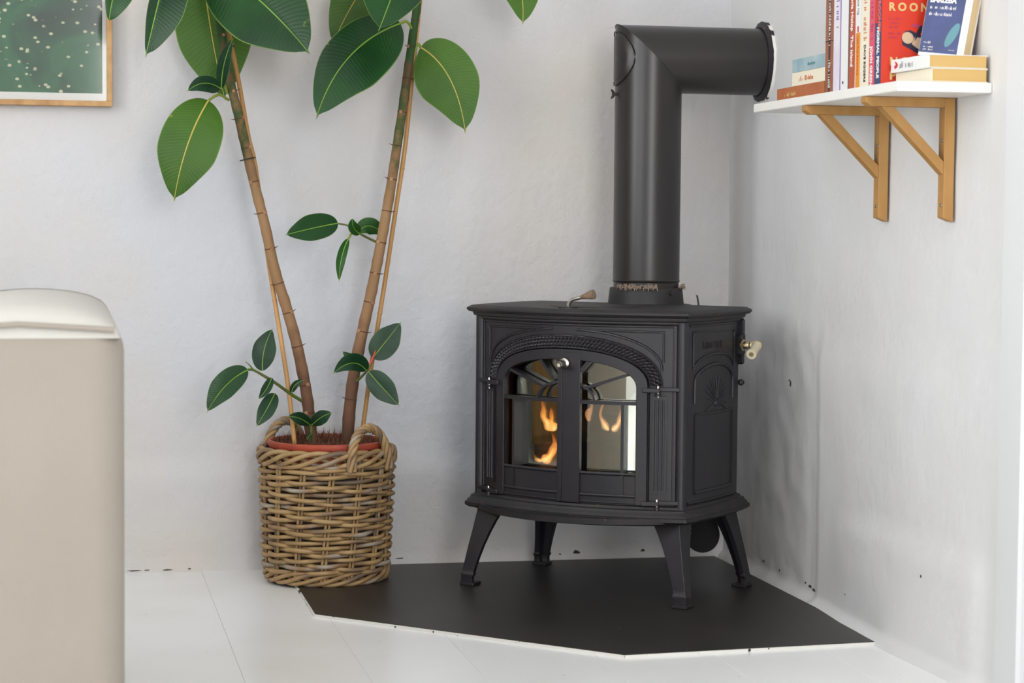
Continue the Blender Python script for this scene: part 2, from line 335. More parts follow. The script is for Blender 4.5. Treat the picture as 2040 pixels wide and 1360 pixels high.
def make_picglass():
    m, N, L, out = special('picture_glass')
    tr = N.new('ShaderNodeBsdfTransparent'); gl = N.new('ShaderNodeBsdfGlossy'); gl.inputs['Roughness'].default_value = .08
    fr = N.new('ShaderNodeFresnel'); fr.inputs['IOR'].default_value = 1.5
    mx = N.new('ShaderNodeMixShader'); L.new(fr.outputs[0], mx.inputs[0]); L.new(tr.outputs[0], mx.inputs[1]); L.new(gl.outputs[0], mx.inputs[2]); L.new(mx.outputs[0], out.inputs[0]); return m
M['picglass'] = make_picglass()
M['chip'] = mat('bare_plaster', (86, 74, 62), .95, var=(60, (50, 42, 36), .4, .7))
M['curtain'] = mat('curtain_cloth', (214, 220, 204), .9)
M['cabinet'] = mat('cabinet_wood', (150, 112, 64), .55, var=(6, (128, 92, 50), .4, .7), stretch=(1, 4, 1))
M['dark_backing'] = mat('weave_backing', (58, 44, 34), .9)

# ------------------------------------------------------------------ the room
XW, YW = .02, .02          # faces of the right wall and the back wall
X0, Y0, ZC = -3.6, -7.0, 2.75
def struct(o): o['kind'] = 'structure'; return o
def fbm(x, y, z, s, a): return noise.fractal(Vector((x*s, y*s, z*s)), 1.0, 2.0, 3)*a
def sm(a, b, t):
    t = max(0, min(1, (t-a)/(b-a))); return t*t*(3-2*t)
def wall_grid(us, vs, place):
    mb = MB(); n = len(us)
    mb.add([place(u, v) for v in vs for u in us], [(j*n+i, j*n+i+1, (j+1)*n+i+1, (j+1)*n+i) for j in range(len(vs)-1) for i in range(n-1)])
    return mb
def rng(a, b, d):
    n = max(1, round(abs(b-a)/d)); return [a+(b-a)*i/n for i in range(n+1)]
def back_pt(x, z):
    y = YW+fbm(x, 3.1, z, 2.2, .004)+fbm(x, 9.7, z, 8, .0016)+fbm(x, 1.7, z, 26, .0007)
    rough = sm(-.75, -.45, x)*(1-sm(.22, .45, z))             # lumpy old plaster low down behind the stove
    y -= rough*(fbm(x, 5.5, z, 14, .006)+.002)
    y -= .010*(1-sm(.23, .26, z+fbm(x, 0, 0, 3, .01)))*sm(-.55, -.8, x)   # low plinth left of the stove
    y -= .012*(1-sm(.0, .02, z))                              # worn foot of the wall
    return (x, y, z)
struct(wall_grid(rng(X0, -1.9, .08)+rng(-1.88, XW+.06, .02), rng(0, 1.5, .02)+rng(1.56, ZC, .08), back_pt).build('wall_back', M['plaster'], smooth=60))
def right_pt(y, z):
    x = XW+fbm(4.2, y, z, 2.0, .004)+fbm(8.8, y, z, 7, .0014)
    x -= .011*(1-sm(-.66, -.645, y))*(1-sm(.50, .62, z))*sm(-1.6, -1.1, y)*1.0      # edge of a later plaster coat
    x += sm(-.66, -.6, y)*(1-sm(.55, .7, z))*(fbm(2.2, y, z, 16, .004))
    x -= .012*(1-sm(.205, .235, z+.03*sm(-1.0, -.7, y)))*(1-sm(-.9, -.7, y))*sm(-1.53, -1.46, y)        # low ledge
    x -= .022*(1-sm(.0, .03, z))**2
    return (x, y, z)
struct(wall_grid(rng(Y0, -1.9, .1)+rng(-1.88, YW+.06, .02), rng(0, .06, .006)+rng(.08, 1.5, .02)+rng(1.56, ZC, .08), right_pt).build('wall_right', M['plaster_right'], smooth=60))
# left wall and rear wall with their window openings
def holed(name, axis, at, lo, hi, hole):
    mb = MB(); t = .18
    for (p, q, r, s) in hole_parts(lo, hi, hole):
        if axis == 'x': mb.box(at-t, at, p, q, r, s)
        else: mb.box(p, q, at-t, at, r, s)
    return mb
def hole_parts(lo, hi, holes):
    out = []; c = lo
    for a0, a1, z0, z1 in sorted(holes):
        out += [(c, a0, 0, ZC), (a0, a1, 0, z0), (a0, a1, z1, ZC)]; c = a1
    return out+[(c, hi, 0, ZC)]
WIN_L = [(-5.22, -2.88, .48, 2.42), (-2.38, -1.48, .33, 2.37)]
WIN_R = [(-1.34, -.10, .53, 2.57)]
struct(holed('wall_left', 'x', X0, Y0, YW, WIN_L).build('wall_left', M['plaster_right']))
struct(holed('wall_rear', 'y', Y0, X0, XW+.1, WIN_R).build('wall_rear', M['plaster_right']))
struct(MB().box(X0-.2, XW+.2, Y0-.2, YW+.2, ZC, ZC+.1).build('ceiling', M['ceiling']))
def window(n, axis, at, hole):
    a0, a1, z0, z1 = hole; fr = MB()
    def bx(mb, p, q, r, s, d0, d1):
        return mb.box(at+d0, at+d1, p, q, r, s) if axis == 'x' else mb.box(p, q, at+d0, at+d1, r, s)
    o = bpy.data.objects.new('window_%d' % n, None); COL.objects.link(o); struct(o)
    for (p, q, r, s) in ((a0, a0+.07, z0, z1), (a1-.07, a1, z0, z1), (a0+.07, a1-.07, z0, z0+.07), (a0+.07, a1-.07, z1-.07, z1)):
        bx(MB(), p, q, r, s, -.10, -.02).build('window_frame', M['trim'], o)
    mid = (a0+a1)/2
    bx(MB(), mid-.025, mid+.025, z0+.07, z1-.07, -.09, -.03).build('window_mullion', M['trim'], o)
    return o
window(1, 'x', X0, WIN_L[0]); window(2, 'x', X0, WIN_L[1]); window(3, 'y', Y0, WIN_R[0])
# floor boards run towards the back wall
fl = bpy.data.objects.new('floor', None); COL.objects.link(fl); struct(fl)
MB().box(X0, XW+.1, Y0, YW+.1, -.06, -.022).build('subfloor', M['floor'], fl)
edges = [XW+.06, -.140, -.366, -.593, -.8405, -1.047, -1.272]
while edges[-1] > X0+.12: edges.append(edges[-1]-random.uniform(.205, .245))
edges[-1] = X0
for a, b in zip(edges[1:], edges[:-1]):
    MB().box(a+.0002, b-.0002, Y0, YW+.05, -.022, 0, .0005).build('floorboard', M['floor'], fl)
# door casing at the near end of the right wall
struct(MB().box(XW+.03, XW-.014, -1.66, -1.565, 0, 2.1, .006).build('trim_1', M['trim']))

# ------------------------------------------------------------------ hearth plate
hp = thing('hearth_plate', (0, 0, 0), 'black steel floor plate lying in the corner under the stove', 'hearth plate')
poly = [(-1.075, -.004), (-1.075, -.609), (-.543, -1.123), (-.004, -1.082), (-.012, -.006)]
MB().prism(poly, .0022, .0062).build('steel_sheet', M['hearth'], hp)
def offs(p, q, d):
    t = Vector((q[0]-p[0], q[1]-p[1])).normalized(); n = Vector((t.y, -t.x)); return (Vector(p)+n*0, Vector(q)+n*0, Vector(p)-n*d, Vector(q)-n*d)
for p, q in zip(poly[0:3], poly[1:4]):
    t = Vector((q[0]-p[0], q[1]-p[1])).normalized(); n = Vector((-t.y, t.x))*-1
    c = Vector(((p[0]+q[0])/2, (p[1]+q[1])/2)); inside = Vector((-.5, -.5))
    if (c+n-inside).length < (c-n-inside).length: n = -n
    P, Q = Vector(p), Vector(q); a, b, c2, d = P, Q, Q+n*.0035, P+n*.0035
    MB().prism([(v.x, v.y) for v in (a, b, c2, d)], .0, .0052).build('painted_edge', M['hearth_edge'], hp)

# chips and flakes where the old paint has broken away along the foot of the walls
rnd = random.Random(21)
def chip(parent, c, along, w, h, axis):
    pts = []
    for i in range(7):
        a = 2*PI*i/7; pts.append((math.cos(a)*w*rnd.uniform(.5, 1.2), math.sin(a)*h*rnd.uniform(.5, 1.2)))
    mb = MB()
    if axis == 'x': mb.loft([[(c[0], c[1]+p, c[2]+q) for p, q in pts], [(c[0]-.0012, c[1]+p*.9, c[2]+q*.9) for p, q in pts]])
    else: mb.loft([[(c[0]+p, c[1], c[2]+q) for p, q in pts], [(c[0]+p*.9, c[1]-.0012, c[2]+q*.9) for p, q in pts]])
    return mb.build('paint_chip', M['chip'], parent)
wr, wb = bpy.data.objects['wall_right'], bpy.data.objects['wall_back']
for y, z_, w, h in ((-.46, .468, .004, .008), (-.452, .476, .006, .0025), (-.60, .031, .016, .004), (-.625, .028, .010, .003), (-.57, .035, .005, .003), (-.40, .034, .004, .003), (-.28, .036, .006, .003), (-.86, .06, .002, .002), (-1.26, .165, .003, .003)):
    x = right_pt(y, z_)[0]; chip(wr, (x, y, z_), 0, w, h, 'x')
for x, z_, w, h in ((-1.43, .006, .018, .0018), (-1.40, .0065, .010, .0015), (-1.35, .006, .014, .0018), (-1.30, .007, .006, .002), (-.36, .020, .010, .006), (-.40, .016, .004, .004), (-.46, .02, .008, .003), (-.30, .11, .003, .003), (-.8, .017, .014, .003), (-.19, .02, .006, .006)):
    chip(wb, (x, back_pt(x, z_)[1], z_), 0, w, h, 'y')

# ------------------------------------------------------------------ the stove (local axes: x to its right, -y is its front)
stove = thing('wood_stove', (-.382, -.371, .0062), 'black cast iron wood stove on four curved legs with arched glass doors', 'stove', rz=math.radians(-42.4))
DZ = .0062
HW, FY, BOW, BY = .253, .146, .066, .14
def bowy(s, off=0): return -(FY+BOW*(1-(s/HW)**2))-off
def B(p, off=0):            # point of the bowed front: p=(s, z)
    s = p[0]; k = 2*BOW*s/HW**2; n = math.hypot(1, k)
    return (s+off*k/n, bowy(s)-off/n, p[1]-DZ)
def dense(pts, d=.008):
    out = [pts[0]]
    for a, b in zip(pts, pts[1:]):
        n = max(1, int(math.hypot(b[0]-a[0], b[1]-a[1])/d))
        out += [(a[0]+(b[0]-a[0])*i/n, a[1]+(b[1]-a[1])*i/n) for i in range(1, n+1)]
    return out
def bowsolid(A, Bp, o0, o1, mb=None):
    mb = mb or MB(); n = len(A)
    vs = [B(p, o1) for p in A]+[B(p, o1) for p in Bp]+[B(p, o0) for p in A]+[B(p, o0) for p in Bp]; fs = []
    for i in range(n-1):
        fs += [(i, n+i, n+i+1, i+1), (2*n+i, 2*n+i+1, 3*n+i+1, 3*n+i), (i, i+1, 2*n+i+1, 2*n+i), (n+i, 3*n+i, 3*n+i+1, n+i+1)]
    fs += [(0, 2*n, 3*n, n), (n-1, 2*n-1, 4*n-1, 3*n-1)]
    return mb.add(vs, fs)
def strip(s0, s1, z0, z1, o0, o1, mb=None):
    ss = rng(s0, s1, .008); return bowsolid([(s, z1) for s in ss], [(s, z0) for s in ss], o0, o1, mb)
def bowtube(pts, r, off, mb=None, n=6, d=.008):
    return (mb or MB()).tube([B(p, off) for p in dense(pts, d)], r, n)
def arch(hw, zs, za, n=28, e=2.25):   # points from left springing over the apex to the right springing
    out = []
    for i in range(n+1):
        t = PI*(1-i/n); c, s_ = math.cos(t), math.sin(t)
        out.append((hw*math.copysign(abs(c)**(2/e), c), zs+(za-zs)*abs(s_)**(2/e)))
    return out
I, ID = M['iron'], M['iron_dark']
A_OUT, A_IN = arch(.214, .480, .584), arch(.191, .480, .5585)
ZB, ZT = .216, .616
# front plate above the arch, and the two side strips with pilasters
ss = [p[0] for p in A_OUT]
mb = bowsolid([(s, ZT) for s in ss], A_OUT, -.012, .0)
mb.build('front_plate', I, stove, 40)
for sg in (-1, 1):
    mb = strip(min(sg*.191, sg*HW), max(sg*.191, sg*HW), ZB, .482, -.012, 0); strip(min(sg*.214, sg*HW), max(sg*.214, sg*HW), .482, ZT, -.012, 0, mb)
    mb.build('front_stile', I, stove, 40)
    pil = strip(min(sg*.196, sg*.224), max(sg*.196, sg*.224), .248, .458, 0, .0045).build('pilaster', I, stove, 40)
    for k in range(3):
        c = sg*(.2025+.0075*k)
        bowtube([(c, .256), (c, .450)], .0028, .0045).build('pilaster_flute', I, pil, 60)
    mb = MB().lathe([(.0125, ZB-DZ), (.0125, ZT-DZ)], 16, (sg*(HW-.002), -FY+.002, 0)); mb.build('corner_post', I, stove, 50)
# woven relief band over the doors
mb = MB(); NA, NB = 110, 3
def band(u, v):
    i = u*(len(A_OUT)-1); k = min(int(i), len(A_OUT)-2); f = i-k
    o = [A_OUT[k][j]*(1-f)+A_OUT[k+1][j]*f for j in (0, 1)]; n_ = [A_IN[k][j]*(1-f)+A_IN[k+1][j]*f for j in (0, 1)]
    return (n_[0]+(o[0]-n_[0])*v, n_[1]+(o[1]-n_[1])*v)
# even spacing along the arc
ls = [0]
for i in range(400):
    p, q = band(i/400, .5), band((i+1)/400, .5); ls.append(ls[-1]+math.hypot(q[0]-p[0], q[1]-p[1]))
def even(t):
    L_ = t*ls[-1]; i = max(j for j in range(401) if ls[j] <= L_+1e-9); i = min(i, 399)
    return (i+(L_-ls[i])/max(1e-9, ls[i+1]-ls[i]))/400
G = [[B(band(even(i/NA), .06+.88*j/(2*NB)), .0058 if (j % 2 == 1 and (i+j//2) % 2 == 1) else .0012) for i in range(NA+1)] for j in range(2*NB+1)]
mb.add([p for r in G for p in r], [(j*(NA+1)+i, (j+1)*(NA+1)+i, (j+1)*(NA+1)+i+1, j*(NA+1)+i+1) for j in range(2*NB) for i in range(NA)])
mb.build('woven_band', I, stove)
bowsolid(A_OUT, A_IN, -.012, .0012).build('band_ground', I, stove, 40)
for a, r in ((A_OUT, .0026), (A_IN, .0022)): bowtube(a, r, .003).build('band_bead', I, stove, 60)
A_UP = arch(.214, .512, .598)
bowtube([p for p in A_UP if abs(p[0]) > .03 and p[0] < 0], .0028, .001).build('arch_moulding', I, stove, 60)
bowtube([p for p in A_UP if abs(p[0]) > .03 and p[0] > 0], .0028, .001).build('arch_moulding', I, stove, 60)
for sg in (-1, 1):
    bowtube([(sg*.06, .5975), (sg*.2165, .5955), (sg*.2165, .530)], .0024, .001).build('corner_moulding', I, stove, 60)
bowtube([(-.235, .607), (.235, .607)], .0026, .001).build('frieze_moulding', I, stove, 60)
for sg in (-1, 1): bowtube([(sg*.236, .607), (sg*.236, .235)], .0018, .0008).build('edge_moulding', I, stove, 60)

# doors
for sg, side in ((-1, 'left'), (1, 'right')):
    half = lambda pts: [p for p in pts if p[0]*sg >= -1e-6]
    def ordered(pts): pts = half(pts); return pts if sg > 0 else pts[::-1]
    out_a = ordered(arch(.186, .478, .5545, 40)); in_a = ordered(arch(.163, .474, .532, 40))
    n = min(len(out_a), len(in_a)); out_a, in_a = out_a[:n], in_a[:n]
    def down(x, z): return [(x, z-(z-.222)*i/14) for i in range(1, 15)]
    OA, IA = out_a+down(out_a[-1][0], .478), in_a+down(in_a[-1][0], .474)
    door = bowsolid(OA, IA, -.006, .006).build('door', I, stove, 40, .0012)
    door['label'] = 'cast iron door with arched fan window'
    lo, hi = (-.163, 0) if sg < 0 else (0, .163)
    strip(lo, hi, .222, .290, -.006, .001).build('bottom_panel', I, door, 40)
    for z, r in ((.288, .0038), (.241, .0036), (.226, .002)):
        bowtube([(lo, z), (hi, z)], r, .0022).build('door_rail', I, door, 60)
    strip(sg*.135-.0028, sg*.135+.0028, .241, .288, 0, .0045).build('panel_bar', I, door, 40)
    if sg < 0: strip(-.0125, -.0006, .222, .552, -.006, .0065).build('meeting_stile', I, door, 40, .001)
    else: strip(.0004, .042, .222, .548, -.006, .0075).build('meeting_stile', I, door, 40, .001)
    strip(lo, hi, .4375, .4455, -.010, .0055).build('transom_bar', I, door, 40)
    strip(sg*.135-.0032, sg*.135+.0032, .290, .4385, -.022, .0035).build('glazing_bar', I, door, 40)
    fan = []
    for i in range(15):
        t = PI/2*i/14; fan.append((.004+sg*.072*math.sin(t), .4445+.0425*math.cos(t)))
    fi = [(.004+(p[0]-.004)*.93, .4445+(p[1]-.4445)*.88) for p in fan]
    bowsolid(fan, fi, -.010, .005).build('fan_arc', I, door, 40)
    for a, b in (((.049, .4705), (.1455, .503)), ((.021, .486), (.060, .5295))):
        a, b = (sg*a[0], a[1]), (sg*b[0], b[1]); d = Vector((b[0]-a[0], b[1]-a[1])).normalized(); nx = Vector((-d.y, d.x))*.0032
        P = dense([a, b], .006)
        bowsolid([(p[0]+nx.x, p[1]+nx.y) for p in P], [(p[0]-nx.x, p[1]-nx.y) for p in P], -.016, .0045).build('fan_spoke', I, door, 40)
    gin = [(p[0], p[1]) for p in in_a]; glo = [(p[0], .289) for p in gin]
    g = bowsolid(gin, glo, -.024, -.021).build('glass_pane', M['glass'], door, 40)
    g['label'] = 'ceramic glass pane'
    # hinges: pin with two knuckles
    for z in (.472, .228):
        h = strip(min(sg*.176, sg*.211), max(sg*.176, sg*.211), z-.006, z+.004, .004, .013).build('hinge', I, stove, 40, .0015)
        bx, by, bz = B((sg*.207, z), .009)
        MB().lathe([(.0055, bz-.013), (.0055, bz-.007)], 14, (bx, by, 0)).build('hinge_knuckle', I, h, 40)
        MB().lathe([(.0028, bz-.016), (.0028, bz+.0075), (.002, bz+.009)], 10, (bx, by, 0)).build('hinge_pin', M['nickel'], h, 40)
        strip(min(sg*.205, sg*.248), max(sg*.205, sg*.248), z-.0035, z+.0055, 0, .008).build('hinge_strap', I, h, 40, .0015)
bowsolid(arch(.200, .48, .568), arch(.176, .47, .545), -.020, -.0125).build('door_rebate', ID, stove, 40)
for sg in (-1, 1): strip(min(sg*.174, sg*.2), max(sg*.174, sg*.2), .218, .482, -.020, -.0125).build('door_rebate', ID, stove, 40)
# nickel knob on the meeting stile
kx, ky, kz = B((.008, .5245), .0075)
kn = MB().lathe([(.0085, 0), (.0115, -.003), (.0115, -.008), (.0075, -.011), (.0075, -.022), (.0088, -.023), (.0088, -.030), (.0075, -.032), (.0042, -.032), (.0042, -.026)], 28, (0, 0, 0), 'y')
o = kn.build('door_knob', M['nickel'], stove, 40); o.location = (kx, ky, kz); o.rotation_euler = (math.radians(4), 0, math.radians(0)); o['label'] = 'nickel door knob'
# sides (plates), back and firebox lining
def side_bow(y): return .010*(1-((y)/.15)**2)
def sidept(sg, y, z, off=0): return (sg*(HW+side_bow(y)+off), y, z-DZ)
for sg in (-1, 1):
    ys = rng(-FY, BY, .02)
    mb = MB().loft([[sidept(sg, y, ZB), sidept(sg, y, ZT), (sg*(HW-.014), y, ZT-DZ), (sg*(HW-.014), y, ZB-DZ)] for y in ys])
    mb.build('side_plate', I, stove, 40)
    def st(pts, r, off, name='side_moulding', close=False):
        P = [sidept(sg, y, z, off) for y, z in dense(pts, .01)]
        return MB().tube(P, r, 6).build(name, I, stove, 60)
    st([(-.105, .520), (-.105, .594), (.105, .594), (.105, .530)], .0025, .0006)
    st([(-.118, .608), (.118, .608)], .0025, .0006); st([(-.122, .225), (.122, .225)], .003, .0006)
    arc = lambda hw, z0, h, n=20: [(hw*math.cos(PI*(1-i/n)), z0+h*math.sin(PI*(1-i/n))) for i in range(n+1)]
    st(arc(.103, .512, .032), .003, .0006); st([(-.098, .44)]+arc(.098, .485, .036)+[(.098, .44)], .0042, .0006)
    st([(-.094, .415), (.098, .415)], .003, .0006); st([(-.094, .415), (-.094, .246)], .003, .0006); st([(.098, .415), (.098, .246)], .003, .0006); st([(-.094, .246), (.098, .246)], .004, .001)
    # shell relief: fan of ribs
    for i in range(15):
        a = math.radians(-12+204*i/14); ln = .046+.010*math.sin(a)
        P = []
        for k in range(6):
            r = .010+ln*k/5; P.append((.005+r*math.cos(a)*1.0, .437+r*math.sin(a)*.92-.006*(1-math.sin(a))*(k/5)**2))
        Q = [sidept(sg, y, z, .0) for y, z in P]
        MB().tube(Q, [.0012, .0016, .0021, .0024, .0022, .0012], 6).build('shell_rib', I, stove, 60)
    o = MB().lathe([(.0075, 0), (.006, .003), (.001, .004)], 14, axis='x').build('shell_boss', I, stove, 50); o.location = sidept(sg, .005, .434); o.rotation_euler = (0, 0, 0 if sg > 0 else PI)
text('INTREPID II', .0205, (HW+.0085, -.062, .5575-DZ), (0, 1, 0), (0, 0, 1), ID, stove, 'raised_lettering', ext=.0022, sx=.92, bold=.0004)
MB().box(-HW+.01, HW-.01, BY-.012, BY, ZB-DZ, ZT-DZ).build('back_plate', I, stove)
FB = M['firebrick']
MB().box(-.19, .19, .075, .095, .235-DZ, .58-DZ).build('rear_firebrick', FB, stove)
for sg in (-1, 1): MB().box(sg*.19, sg*.205, -.13, .095, .235-DZ, .58-DZ).build('side_liner', ID, stove)
MB().box(-.205, .205, -.15, .095, .222-DZ, .245-DZ).build('ash_bed', M['ash'], stove)
MB().box(-.24, .24, -.14, .13, .585-DZ, .60-DZ).build('smoke_shelf', ID, stove)
# moulded top plate and base plate: stacked outlines
def outline(off, bow=BOW, n=24):
    pts = []; w = HW+.002+off
    for i in range(n+1):
        s = -w+2*w*i/n; pts.append((s, -(FY+off+bow*(1-(s/w)**2))))
    for i in range(1, 8):
        y = -FY-off+(FY+BY+2*off)*i/8; pts.append((w+.010*(1-((y)/.15)**2 if abs(y) < .15 else 0)*1.0, y))
    for i in range(n+1):
        s = w-2*w*i/n; pts.append((s, BY+off))
    for i in range(7, 0, -1):
        y = -FY-off+(FY+BY+2*off)*i/8; pts.append((-w-.010*(1-((y)/.15)**2 if abs(y) < .15 else 0), y))
    return pts
def stack(prof, bow=BOW):
    return MB().loft([[(x, y, z-DZ) for x, y in outline(o, bow)] for o, z in prof])
stack([(.000, .609), (.004, .613), (.004, .6165), (.009, .6185), (.011, .623), (.011, .6255), (.018, .6275), (.0215, .632), (.0215, .636), (.013, .6415), (.006, .6425)]).build('top_plate', ID, stove, 35)
# griddle lid outline on the top and rear lug carrying the flue collar
MB().lathe([(.112, .6425-DZ), (.112, .6435-DZ), (.110, .644-DZ)], 40, (0, -.05, 0)).build('griddle_lid', ID, stove, 40)
mb = MB(); a = [(-.1, .12), (.1, .12), (.1, .20)]+[(.1*math.cos(t), .20+.075*math.sin(t)) for t in [PI*i/14 for i in range(1, 14)]]+[(-.1, .20)]
mb.prism(a, .585-DZ, .6405-DZ).build('flue_boss', ID, stove, 40)
stack([(.000, .222), (.005, .2195), (.007, .215), (.012, .2125), (.014, .207), (.017, .2045), (.0195, .199), (.0225, .1975), (.0225, .190), (.017, .185), (.0, .182)]).build('base_plate', ID, stove, 35)
# bowed ash lip: tray in front of the base
ss = rng(-.232, .232, .012); lip = lambda s: .052*max(0, 1-(s/.236)**2)**.7
inn = [(s, bowy(s)-.014) for s in ss]; out_ = [(s, bowy(s)-.020-lip(s)) for s in ss]; o2 = [(s, y-.0045) for s, y in out_]
z = lambda v: v-DZ
mb = MB(); n = len(ss)
rows = [[(x, y, z(.1985)) for x, y in inn], [(x, y, z(.1915)) for x, y in [(a[0], a[1]*.55+b[1]*.45) for a, b in zip(inn, out_)]], [(x, y, z(.1935)) for x, y in out_], [(x, y, z(.1985)) for x, y in out_], [(x, y, z(.1985)) for x, y in o2], [(x, y+.001, z(.186)) for x, y in o2], [(x, y, z(.182)) for x, y in [(a[0], a[1]*.3+b[1]*.7) for a, b in zip(inn, out_)]], [(x, y, z(.183)) for x, y in inn]]
mb.loft([[r[i] for r in rows] for i in range(n)]); mb.build('ash_lip', ID, stove, 40)
# legs
def leg(sx, sy, px, py):
    prof = [(.186, .064, .030, .026), (.172, .062, .028, .024), (.150, .053, .024, .020), (.125, .045, .0195, .016), (.095, .038, .0135, .011), (.065, .033, .008, .0065), (.040, .030, .0035, .003), (.030, .029, .002, .002), (.028, .032, .001, .001), (.024, .032, 0, 0), (.021, .028, .0005, .0005), (.013, .028, 0, 0), (.006, .029, 0, 0)]
    rings = []
    for zz, a, ix, iy in prof:
        t = min(.013, a*.45); X, Y = px-sx*ix, py-sy*iy
        r = [(X, Y), (X-sx*a, Y), (X-sx*a, Y-sy*t), (X-sx*t*1.3, Y-sy*t*1.3), (X-sx*t, Y-sy*a), (X, Y-sy*a)]
        if sx*sy < 0: r = r[::-1]
        rings.append([(x, y, zz) for x, y in r])
    o = MB().loft(rings).build('leg', I, stove, 35, .0012)
    f = MB().box(px-sx*.034, px+sx*.002, py-sy*.034, py+sy*.002, 0, .007, .0015).build('foot_pad', ID, o)
for sx, sy, px, py in ((1, -1, .283, -.179), (-1, -1, -.281, -.178), (1, 1, .279, .172), (-1, 1, -.283, .188)): leg(sx, sy, px, py)
# small lugs under the base, rear air inlet disc
for x, y in ((-.12, -.12), (.06, -.15), (.2, .06)): MB().lathe([(.004, .166), (.012, .172), (.016, .183)], 14, (x, y, 0)).build('base_lug', ID, stove, 40)
mb = MB(); pts = []
for i in range(25):
    a = math.radians(62+ (360-55-7)*i/24+0); pts.append((.142+.045*math.cos(a+PI/7), .112+.045*math.sin(a+PI/7)))
mb.loft([[(x, .196, z_-DZ) for x, z_ in [(.125, .182)]+pts+[(.175, .182)]], [(x, .200, z_-DZ) for x, z_ in [(.125, .182)]+pts+[(.175, .182)]]]).build('air_flap', ID, stove, 40)
MB().ring([(.112+.008*math.cos(t), .185, .118-DZ+.012*math.sin(t)) for t in [2*PI*i/20 for i in range(20)]], .003).build('flap_link', M['screw'], stove, 60)
# griddle handle
gh = MB().tube([(0, -.196, .640-DZ), (.002, -.196, .654-DZ), (.010, -.196, .661-DZ), (.022, -.196, .664-DZ), (.034, -.196, .667-DZ)], [.0045, .0042, .004, .004, .004], 12).build('griddle_handle', M['nickel'], stove, 60)
gh['label'] = 'bent nickel griddle handle with horn knob'
MB().tube([(.032, -.196, .6665-DZ), (.040, -.196, .6685-DZ), (.058, -.196, .673-DZ), (.063, -.196, .674-DZ), (.065, -.196, .6745-DZ)], [.0045, .006, .0105, .0105, .006], 16).build('horn_knob', M['horn'], gh, 50)
MB().lathe([(.022, .6425-DZ), (.022, .645-DZ), (.006, .648-DZ)], 24, (-.004, -.19, 0)).build('handle_rosette', ID, gh, 40)
# thermostat rod
rd = MB().tube([(.165, .118, .64-DZ), (.160, .118, .666-DZ)], .0022, 8).build('thermostat_rod', ID, stove, 60)
MB().lathe([(.001, .667-DZ), (.0032, .668-DZ), (.0032, .670-DZ), (.001, .671-DZ)], 10, (.160, .118, 0)).build('rod_tip', M['nickel'], rd, 60)
# damper plate and crank on the right rear edge
dp = MB().box(.238, .2665, .142, .150, .512-DZ, .616-DZ, .004).build('damper_plate', I, stove)
MB().box(.252, .268, .128, .150, .533-DZ, .582-DZ, .004).build('damper_bracket', ID, dp)
MB().lathe([(.0105, .0), (.0135, .002), (.0135, .006), (.009, .008), (.009, .018), (.0065, .021), (.0105, .026), (.0085, .034), (.005, .037)], 20, (.264, .132, .5565-DZ), 'x').build('crank_boss', M['brass'], dp, 50)
ch = MB().tube([(.298, .132, .5565-DZ), (.308, .130, .555-DZ), (.3125, .126, .554-DZ)], .0055, 10).build('crank_arm', M['brass'], dp, 60)
MB().tube([(.3105, .112, .556-DZ), (.3115, .108, .5555-DZ), (.3165, .082, .546-DZ), (.3195, .064, .541-DZ)], [.0115, .0100, .0105, .0115], 20).build('crank_grip', M['ceramic'], ch, 50)
MB().tube([(.3193, .0655, .5415-DZ), (.3200, .0620, .5403-DZ)], [.006, .0045], 14).build('grip_screw', M['brass'], ch, 50)
MB().tube([(.309, .121, .557-DZ), (.3105, .1125, .5562-DZ)], [.0125, .0125], 18).build('grip_ferrule', M['brass'], ch, 50)
MB().lathe([(.006, -.004), (.008, .002), (.004, .008)], 12, (.262, .136, .472-DZ), 'x').build('side_bolt', ID, stove, 50)

# ------------------------------------------------------------------ logs and flames inside the stove (world space from stove axes)
SR = Matrix.Translation((-.382, -.371, 0)) @ Matrix.Rotation(math.radians(-42.4), 4, 'Z')
def W(x, y, z): return SR @ Vector((x, y, z))
def log(label, a, b, r, seed, group='logs burning in the stove'):
    rnd = random.Random(seed); A_, B_ = Vector(a), Vector(b); c = (A_+B_)/2
    o = thing('firewood_log', W(*c), label, 'log', group)
    ps = [W(*(A_.lerp(B_, i/8)))-W(*c) for i in range(9)]
    t = (ps[-1]-ps[0]).normalized(); u = Vector((0, 0, 1)); u = (u-t*u.dot(t)).normalized(); v = t.cross(u)
    rings = []
    ph = [rnd.uniform(.86, 1.1) for _ in range(14)]
    for p in ps: rings.append([p+(u*math.cos(2*PI*k/14)+v*math.sin(2*PI*k/14))*r*ph[k]*rnd.uniform(.97, 1.03) for k in range(14)])
    MB().loft(rings, False).build('bark', M['char'], o, 50)
    for ring, s in ((rings[0], -1), (rings[-1], 1)): MB().add(ring, [tuple(range(14)) if s > 0 else tuple(range(14))[::-1]]).build('end_grain', M['endgrain'], o)
    return o
log('split log with a pale cut end low behind the left stove door', (-.088, -.132, .306), (-.03, .055, .290), .037, 1)
log('charred log lying across the top of the fire behind the stove doors', (-.13, -.055, .374), (.14, -.095, .372), .027, 2)
log('long log across the stove floor behind the right door', (.035, -.135, .290), (.16, .01, .290), .040, 3)

